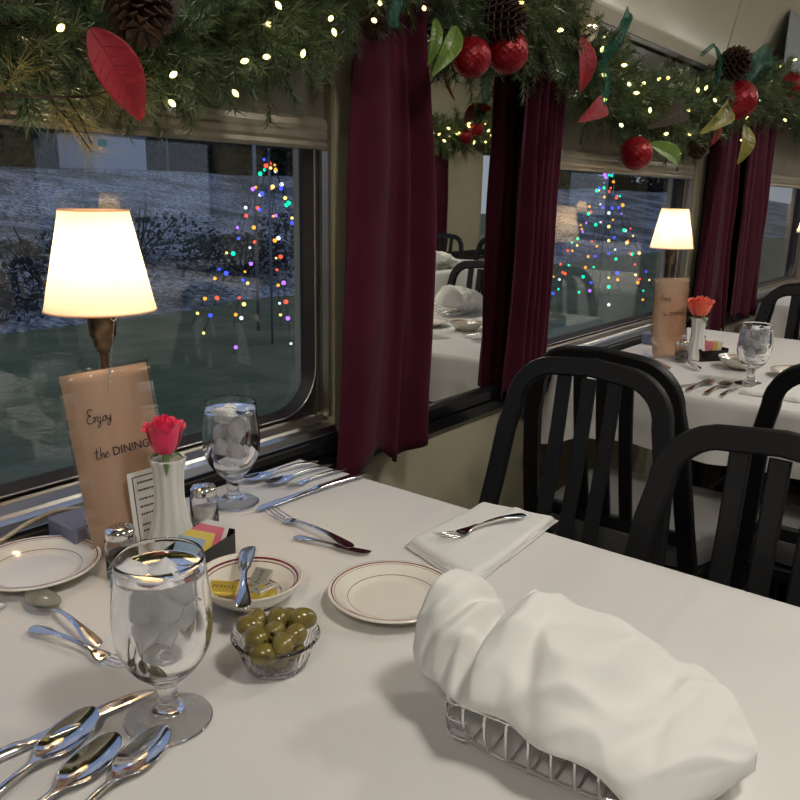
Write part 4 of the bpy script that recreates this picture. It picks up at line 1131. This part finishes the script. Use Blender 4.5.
leaf('poinsettia_leaf', (.546, .865, 1.372), (.606, .865, 1.279), .029, 'redleaf', 'red velvet poinsettia leaf hanging in front of the near blind', 'leaf ornament', bend=.10)
leaf('poinsettia_leaf', (1.765, .87, 1.548), (1.775, .87, 1.432), .028, 'redleaf', 'dark red poinsettia leaf hanging point down beside the second curtain', 'leaf ornament')
leaf('poinsettia_leaf', (1.93, .88, 1.428), (1.80, .88, 1.372), .026, 'redleaf', 'dark red leaf lying sideways under the hanging point-down red leaf', 'leaf ornament')
leaf('poinsettia_leaf', (2.86, .90, 1.46), (2.84, .90, 1.38), .022, 'redleaf', 'small red leaf tucked beside the third curtain', 'leaf ornament')
leaf('magnolia_leaf', (1.275, .87, 1.490), (1.200, .87, 1.400), .019, 'greenleaf', 'glossy green magnolia leaf next to the first curtain', 'leaf ornament')
leaf('magnolia_leaf', (1.215, .875, 1.495), (1.195, .875, 1.415), .013, 'greenleaf', 'narrow green leaf half hidden behind the first curtain edge', 'leaf ornament')
leaf('magnolia_leaf', (2.27, .89, 1.352), (2.50, .89, 1.285), .028, 'greenleaf', 'lime green leaf pointing right of the lowest red ball', 'leaf ornament')
leaf('magnolia_leaf', (2.93, .89, 1.52), (2.68, .89, 1.405), .036, 'yellowleaf', 'olive gold leaf beside the bright red ball', 'leaf ornament')
leaf('magnolia_leaf', (3.16, .89, 1.47), (3.12, .89, 1.33), .040, 'yellowleaf', 'olive gold leaf hanging between the two far curtains', 'leaf ornament')
leaf('magnolia_leaf', (2.50, .89, 1.47), (2.24, .89, 1.39), .034, 'twig', 'dark brown leaf in the garland above the lowest red ball', 'leaf ornament')
def ribbon(pts, w, label, nrm=(0, -1, .2)):
    P = smooth_path(pts, 8); org = Vector(P[0]); root = empty('ribbon', tuple(org), 0, label, 'ribbon'); n = len(P)-1; N = Vector(nrm)
    def f(u, v):
        i = min(n, int(v*n+.5)); p = P[i]; t = (P[min(n, i+1)]-P[max(0, i-1)]).normalized(); s_ = t.cross(N).normalized()
        return p-org+s_*w*(u-.5)*(1+.1*math.sin(v*17)) + N*.006*math.sin(u*PI*2+v*8)
    MB().grid(f, 6, n).build('ribbon_band', 'ribbon', root, solid=.0004)
    mb = MB()
    for u in (0, 1): mb.tube([f(u, v/n) for v in range(n+1)], .0007, 4)
    mb.build('ribbon_edge', 'wire', root)
ribbon([(1.90, .88, 1.52), (1.93, .86, 1.57), (1.99, .86, 1.63), (2.01, .87, 1.625), (1.98, .88, 1.575), (1.91, .88, 1.53)], .035, 'sheer green ribbon loop above the silvery ornament')
ribbon([(1.90, .88, 1.52), (1.92, .87, 1.46), (1.89, .87, 1.41), (1.86, .88, 1.40)], .035, 'sheer green ribbon tail hanging beside the red leaf')
ribbon([(3.10, .89, 1.62), (3.2, .87, 1.70), (3.32, .87, 1.71), (3.35, .88, 1.63), (3.24, .88, 1.58)], .08, 'sheer green ribbon bow above the bright red ball')
ribbon([(1.12, .88, 1.53), (1.10, .87, 1.49), (1.085, .87, 1.462)], .024, 'teal ribbon end above the tiny pinecone')
ribbon([(2.62, .89, 1.63), (2.66, .87, 1.66), (2.74, .87, 1.63), (2.76, .88, 1.56)], .012, 'thin green ribbon curl beside the far pinecone')
# cord that holds the garland up
o = MB().tube([(2.965, .93, 1.66), (3.02, .90, 1.90)], .0022, 6).build('hanging_cord', 'cord'); tag(o, 'pale cord running from the far garland up to the ceiling', 'cord')
bpy.data.objects[o.name].location = (0, 0, 0)
# opposite curtains and dark panel seen in the mirror
curtain(5.43, 5.68, 5.40, 5.68, .70, 'burgundy curtain on the opposite wall, seen in the mirror', 1.1, y=OY+.06, s_=-1, ztop=1.60)
curtain(6.34, 6.6, 6.34, 6.6, .70, 'dark curtain beside the opposite window, seen in the mirror', 2.1, y=OY+.06, s_=-1, ztop=1.60)
# opposite table settings seen in the mirror
copy_tree(G1, (4.05, -1.02, .751), .5, 'goblet standing at the wall side of the table across the aisle, reflected in the mirror')
copy_tree(G1, (4.42, -1.10, .751), 1.5, 'goblet behind the reflected bread basket, across the aisle')
for (x, y, rz, w_) in ((2.62, .33, 1.3, 'on the second table'), (4.18, -.86, 1.2, 'on the table across the aisle')):
    copy_tree(root_basket, (x, y, .7515), .10+rz, 'wire bread basket %s, seen in the mirror' % w_)
    copy_tree(nroot, (x, y, .7515), rz, 'white napkin over bread %s, seen in the mirror' % w_)
copy_tree(P1, (4.60, -.85, .751), 0, 'plate on the table across the aisle, reflected in the mirror')

# ------------------------------------------------------------------ ceiling lights (out of frame, along the aisle)
for i, x in enumerate((-.9, .6, 2.1, 3.6, 5.1, 6.6, 8.1)):
    root = empty('ceiling_light', (x, cy+.1, 2.26), 0, 'round ceiling light over the aisle', 'ceiling light', 'ceiling lights along the aisle')
    MB().lathe([(.13, .04), (.16, .03), (.165, .0), (.15, -.012), (.145, .0), (.13, .02)], 32).build('rim', 'brass', root)
    MB().lathe([(0, -.004), (.10, -.002), (.146, .004), (.13, .02), (0, .02)], 32).build('diffuser', emat('diffuser_glow_%d' % i, (1.0, .86, .66), 3.0), root)
    ld = bpy.data.lights.new('ceiling_lamp', 'AREA'); ld.shape = 'DISK'; ld.size = .28; ld.energy = 9.3 if i < 3 else 8.0; ld.color = (1.0, .955, .885); ld.spread = 3.0
    lo = bpy.data.objects.new('ceiling_lamp', ld); COL.objects.link(lo); lo.location = (x, cy+.1, 2.245)

# ------------------------------------------------------------------ outside
def terr(x, y):
    base = -1.2
    yb = 13.2 + .11*(x-6) if x < 20 else 14.7
    k = max(0, min(1, (y-yb)/17)); 
    z = base + 3.15*(k**1.0)
    if y > yb+17: z = base+3.15
    z += .25*noise.noise(Vector((x*.25, y*.3, 0)))*min(1, max(0, y-yb)/3)
    return z, yb
mb = MB().grid(lambda u, v: ((-30+130*u), 1.6+12.4*v+.0, -1.2+.03*noise.noise(Vector((u*60, v*8, 0)))), 80, 20); o = mb.build('ground_lawn', 'lawn'); o['kind'] = 'structure'
def em(u, v):
    x = -30+150*u; y = 13.2+40*v; z, yb = terr(x, y); return (x, y, z if y > yb else -1.22)
o = MB().grid(em, 120, 60).build('ground_embankment', 'gravel'); o['kind'] = 'structure'
o = MB().grid(lambda u, v: (-30+150*u, -1.9-60*v, -1.25), 2, 2).build('ground_field', 'lawn'); o['kind'] = 'structure'
# low brush at the foot of the embankment
def shrub(loc, r, label, seed):
    root = empty('shrub', loc, 0, label, 'shrub')
    rnd = random.Random(seed); mb = MB(); tw = MB()
    for i in range(9):
        a = rnd.uniform(0, 2*PI); q = r*rnd.uniform(.3, .9)
        tw.tube([(0, 0, 0), (q*.5*math.cos(a), q*.5*math.sin(a), r*.35), (q*math.cos(a), q*math.sin(a), r*rnd.uniform(.5, .9))], .02, 4)
    for i in range(900):
        a = rnd.uniform(0, 2*PI); b = rnd.random()**.5; h = rnd.random(); R = r*b*math.sqrt(max(0, 1-(h*.8)**2))
        c = Vector((R*math.cos(a)*1.5, R*math.sin(a), r*.75*h)); s_ = .06+.05*rnd.random()
        d1 = Vector((rnd.uniform(-1,1), rnd.uniform(-1,1), rnd.uniform(-1,1))).normalized(); d2 = d1.orthogonal().normalized()
        mb.add([c-d1*s_, c+d2*s_*.5, c+d1*s_, c-d2*s_*.5], [(0,1,2,3)])
    mb.build('foliage', 'brush', root, smooth=False); tw.build('branches', 'bark', root)
    return root
shp = [(8.5, 15.5, 1.5), (11.5, 17, 1.8), (14.2, 16.2, 1.4), (17.5, 16.8, 1.8), (22, 17.5, 1.7), (27, 18, 1.8), (33, 18.5, 2.0), (6.2, 14.6, 1.1)]
slab = ['beneath the near lamp shade', 'behind the near lamp shade', 'left of the coloured light strings', 'behind the near coloured light tree', 'right of the near coloured lights', 'seen through the middle window', 'far off through the middle window', 'at the near end of the window']
for i, (x, y, r) in enumerate(shp):
    shrub((x, y, terr(x, y)[0]-.1), r, 'low dark shrub below the embankment, '+slab[i], i)
# trees on the ridge
def make_tree(loc, h, r, label, seed):
    root = empty('tree', loc, 0, label, 'tree'); rnd = random.Random(seed)
    MB().tube([(0,0,0), (.1,0,h*.5), (0,.1,h)], .14, 8, scale=[1, .7, .2]).build('trunk', 'bark', root)
    mb = MB(); br = MB()
    for k in range(20):
        a = rnd.uniform(0, 2*PI); z = h*rnd.uniform(-.02, .8); q = r*(1-.5*z/h)*rnd.uniform(.6, 1)
        e = Vector((q*math.cos(a), q*math.sin(a), z+.5)); br.tube([(0,0,z), e*.6+Vector((0,0,z*.4)), e], .05, 4)
        for i in range(150):
            c = e*rnd.uniform(.35, 1.1); c.z = z+rnd.gauss(.3, .5); c += Vector((rnd.gauss(0, .5), rnd.gauss(0, .5), 0)); s_ = rnd.uniform(.18, .42)
            d1 = Vector((rnd.uniform(-1,1), rnd.uniform(-1,1), rnd.uniform(-1,1))).normalized(); d2 = d1.orthogonal().normalized()
            mb.add([c-d1*s_, c+d2*s_*.5, c+d1*s_, c-d2*s_*.5], [(0,1,2,3)])
    mb.build('crown', 'treeleaf', root, smooth=False); br.build('branches', 'bark', root)
    return root
T0 = make_tree((13, 37, 1.8), 8, 3.2, 'dark tree on the ridge behind the left end of the near window', 1)
tl = [(12, 44), (16, 43), (19, 44), (22.5, 43), (26, 44), (30, 43), (34, 44), (38, 43), (42, 44), (47, 44), (53, 44), (61, 44), (70, 44), (82, 44), (94, 44), (16.5, 39), (20, 38.5), (24, 38), (27.5, 37), (31, 38), (35, 36.5), (39, 38), (44, 37), (50, 38), (57, 37), (65, 38), (75, 38), (88, 38), (100, 37), (9, 38)]
for i, (x, y) in enumerate(tl): copy_tree(T0, (x, y, 1.8), i*1.3, 'dark tree in the row on the ridge beyond the embankment', 'row of dark trees on the ridge', scale=.9+.3*hsh(i))
T0['label'] = 'dark tree in the row on the ridge beyond the embankment'; T0['group'] = 'row of dark trees on the ridge'
root = empty('shed', (21.3, 33.5, 1.9), .25, 'pale shed trailer on top of the gravel embankment', 'shed')
MB().box(-1.55, 1.75, -1.0, 1.0, .1, 1.55).build('shed_wall', 'shedwall', root, smooth=False, bev=.04)
MB().box(-1.6, 1.8, -1.05, 1.05, 1.55, 1.62).build('shed_roof', 'shedroof', root, smooth=False)
MB().box(-1.25, -.75, -1.03, -1.0, 1.05, 1.35).build('shed_sign', 'teal', root, smooth=False)
for x, y, h, lab in ((9.6, 10.6, 3.6, 'thin grey pole standing on the lawn right of the coloured lights'), (24.8, 33.5, 4.8, 'grey pole beside the pale shed')):
    o = MB().tube([(0, 0, 0), (0, 0, h)], .03 if h < 4 else .05, 8).build('pole', 'shedroof', loc=(x, y, -1.2 if h < 4 else 1.8)); tag(o, lab, 'pole')
LC = {'g': (.0, 1.0, .42), 'b': (.04, .06, 1.0), 'r': (1.0, .10, .05), 'o': (1.0, .38, .04), 'y': (1.0, .75, .22), 'w': (.8, .9, 1.0), 'v': (.35, .12, 1.0)}
for k, c in LC.items(): M['led_'+k] = emat('led_'+k, c, {'g': 2.2, 'b': 3.2, 'v': 2.6, 'r': 1.9, 'o': 2.0, 'y': 2.0}.get(k, 1.6))
def light_tree(loc, H, R, ns, nb, label, seed, br=.024, spread=(0, 2*PI)):
    root = empty('string_light_tree', loc, 0, label, 'light tree'); rnd = random.Random(seed)
    MB().tube([(0,0,0), (0,0,H)], .02, 8).build('pole', 'shedroof', root)
    for s_ in range(ns):
        a = spread[0]+(spread[1]-spread[0])*s_/ns; rr = R*rnd.uniform(.85, 1.1)
        e = Vector((rr*math.cos(a), rr*math.sin(a), rnd.uniform(.02, .3)))
        f = lambda t: Vector((e.x*t, e.y*t, H+(e.z-H)*t - .25*math.sin(PI*t)*(1 if s_ % 2 else .6)*.5))
        st = MB().tube([f(i/10) for i in range(11)], .006, 4).build('light_strand', 'wire', root)
        for i in range(nb):
            t = .05+.95*(i+rnd.random()*.7)/nb; c = rnd.choice('gbroyvgbroyw')
            MB().ball(f(t), br*rnd.uniform(.7, 1.25), 8).build('light_bulb', 'led_'+c, st)
    return root
light_tree((8.9, 9.5, -1.2), 3.05, 1.3, 9, 9, 'cone of coloured string lights on the lawn outside the near window', 5, br=.029)
light_tree((17.2, 7.6, -1.2), 3.15, 1.25, 10, 9, 'cone of coloured string lights seen through the middle window', 8, br=.034)

# ------------------------------------------------------------------ world, camera, view
w = bpy.data.worlds.new('dusk'); scn.world = w; w.use_nodes = True; nt = w.node_tree; nt.nodes.clear()
out = nt.nodes.new('ShaderNodeOutputWorld'); bg = nt.nodes.new('ShaderNodeBackground'); tc = nt.nodes.new('ShaderNodeTexCoord'); sp = nt.nodes.new('ShaderNodeSeparateXYZ'); cr = nt.nodes.new('ShaderNodeValToRGB')
cr.color_ramp.elements[0].position = 0.0; cr.color_ramp.elements[0].color = (.33, .35, .42, 1)
cr.color_ramp.elements[1].position = .7; cr.color_ramp.elements[1].color = (.17, .25, .46, 1)
nt.links.new(tc.outputs['Generated'], sp.inputs[0]); nt.links.new(sp.outputs['Z'], cr.inputs[0]); nt.links.new(cr.outputs[0], bg.inputs[0]); nt.links.new(bg.outputs[0], out.inputs[0])
bg.inputs[1].default_value = 1.1

f = 800.
X = Vector((640, 192, -800)).normalized(); U = Vector((65, 3117, 800)); U = (U-X*U.dot(X)).normalized(); Y = U.cross(X)
# columns of the camera matrix in world space: camera axes written in world axes
R = Matrix(((X.x, X.y, X.z), (Y.x, Y.y, Y.z), (U.x, U.y, U.z)))
cam = bpy.data.objects.new('camera', bpy.data.cameras.new('camera')); COL.objects.link(cam)
cam.matrix_world = Matrix.Translation((0, 0, 1.2)) @ R.to_4x4()
cam.data.lens = 36.0; cam.data.sensor_width = 36.0; cam.data.clip_start = .01; cam.data.clip_end = 300
scn.camera = cam
scn.view_settings.view_transform = 'Standard'; scn.view_settings.look = 'None'; scn.view_settings.gamma = 1; scn.view_settings.use_curve_mapping = False
scn.view_settings.exposure = 0.2
scn.cycles.max_bounces = 14; scn.cycles.transmission_bounces = 14; scn.cycles.transparent_max_bounces = 16; scn.cycles.glossy_bounces = 6; scn.cycles.diffuse_bounces = 4
scn.cycles.sample_clamp_indirect = 8.0
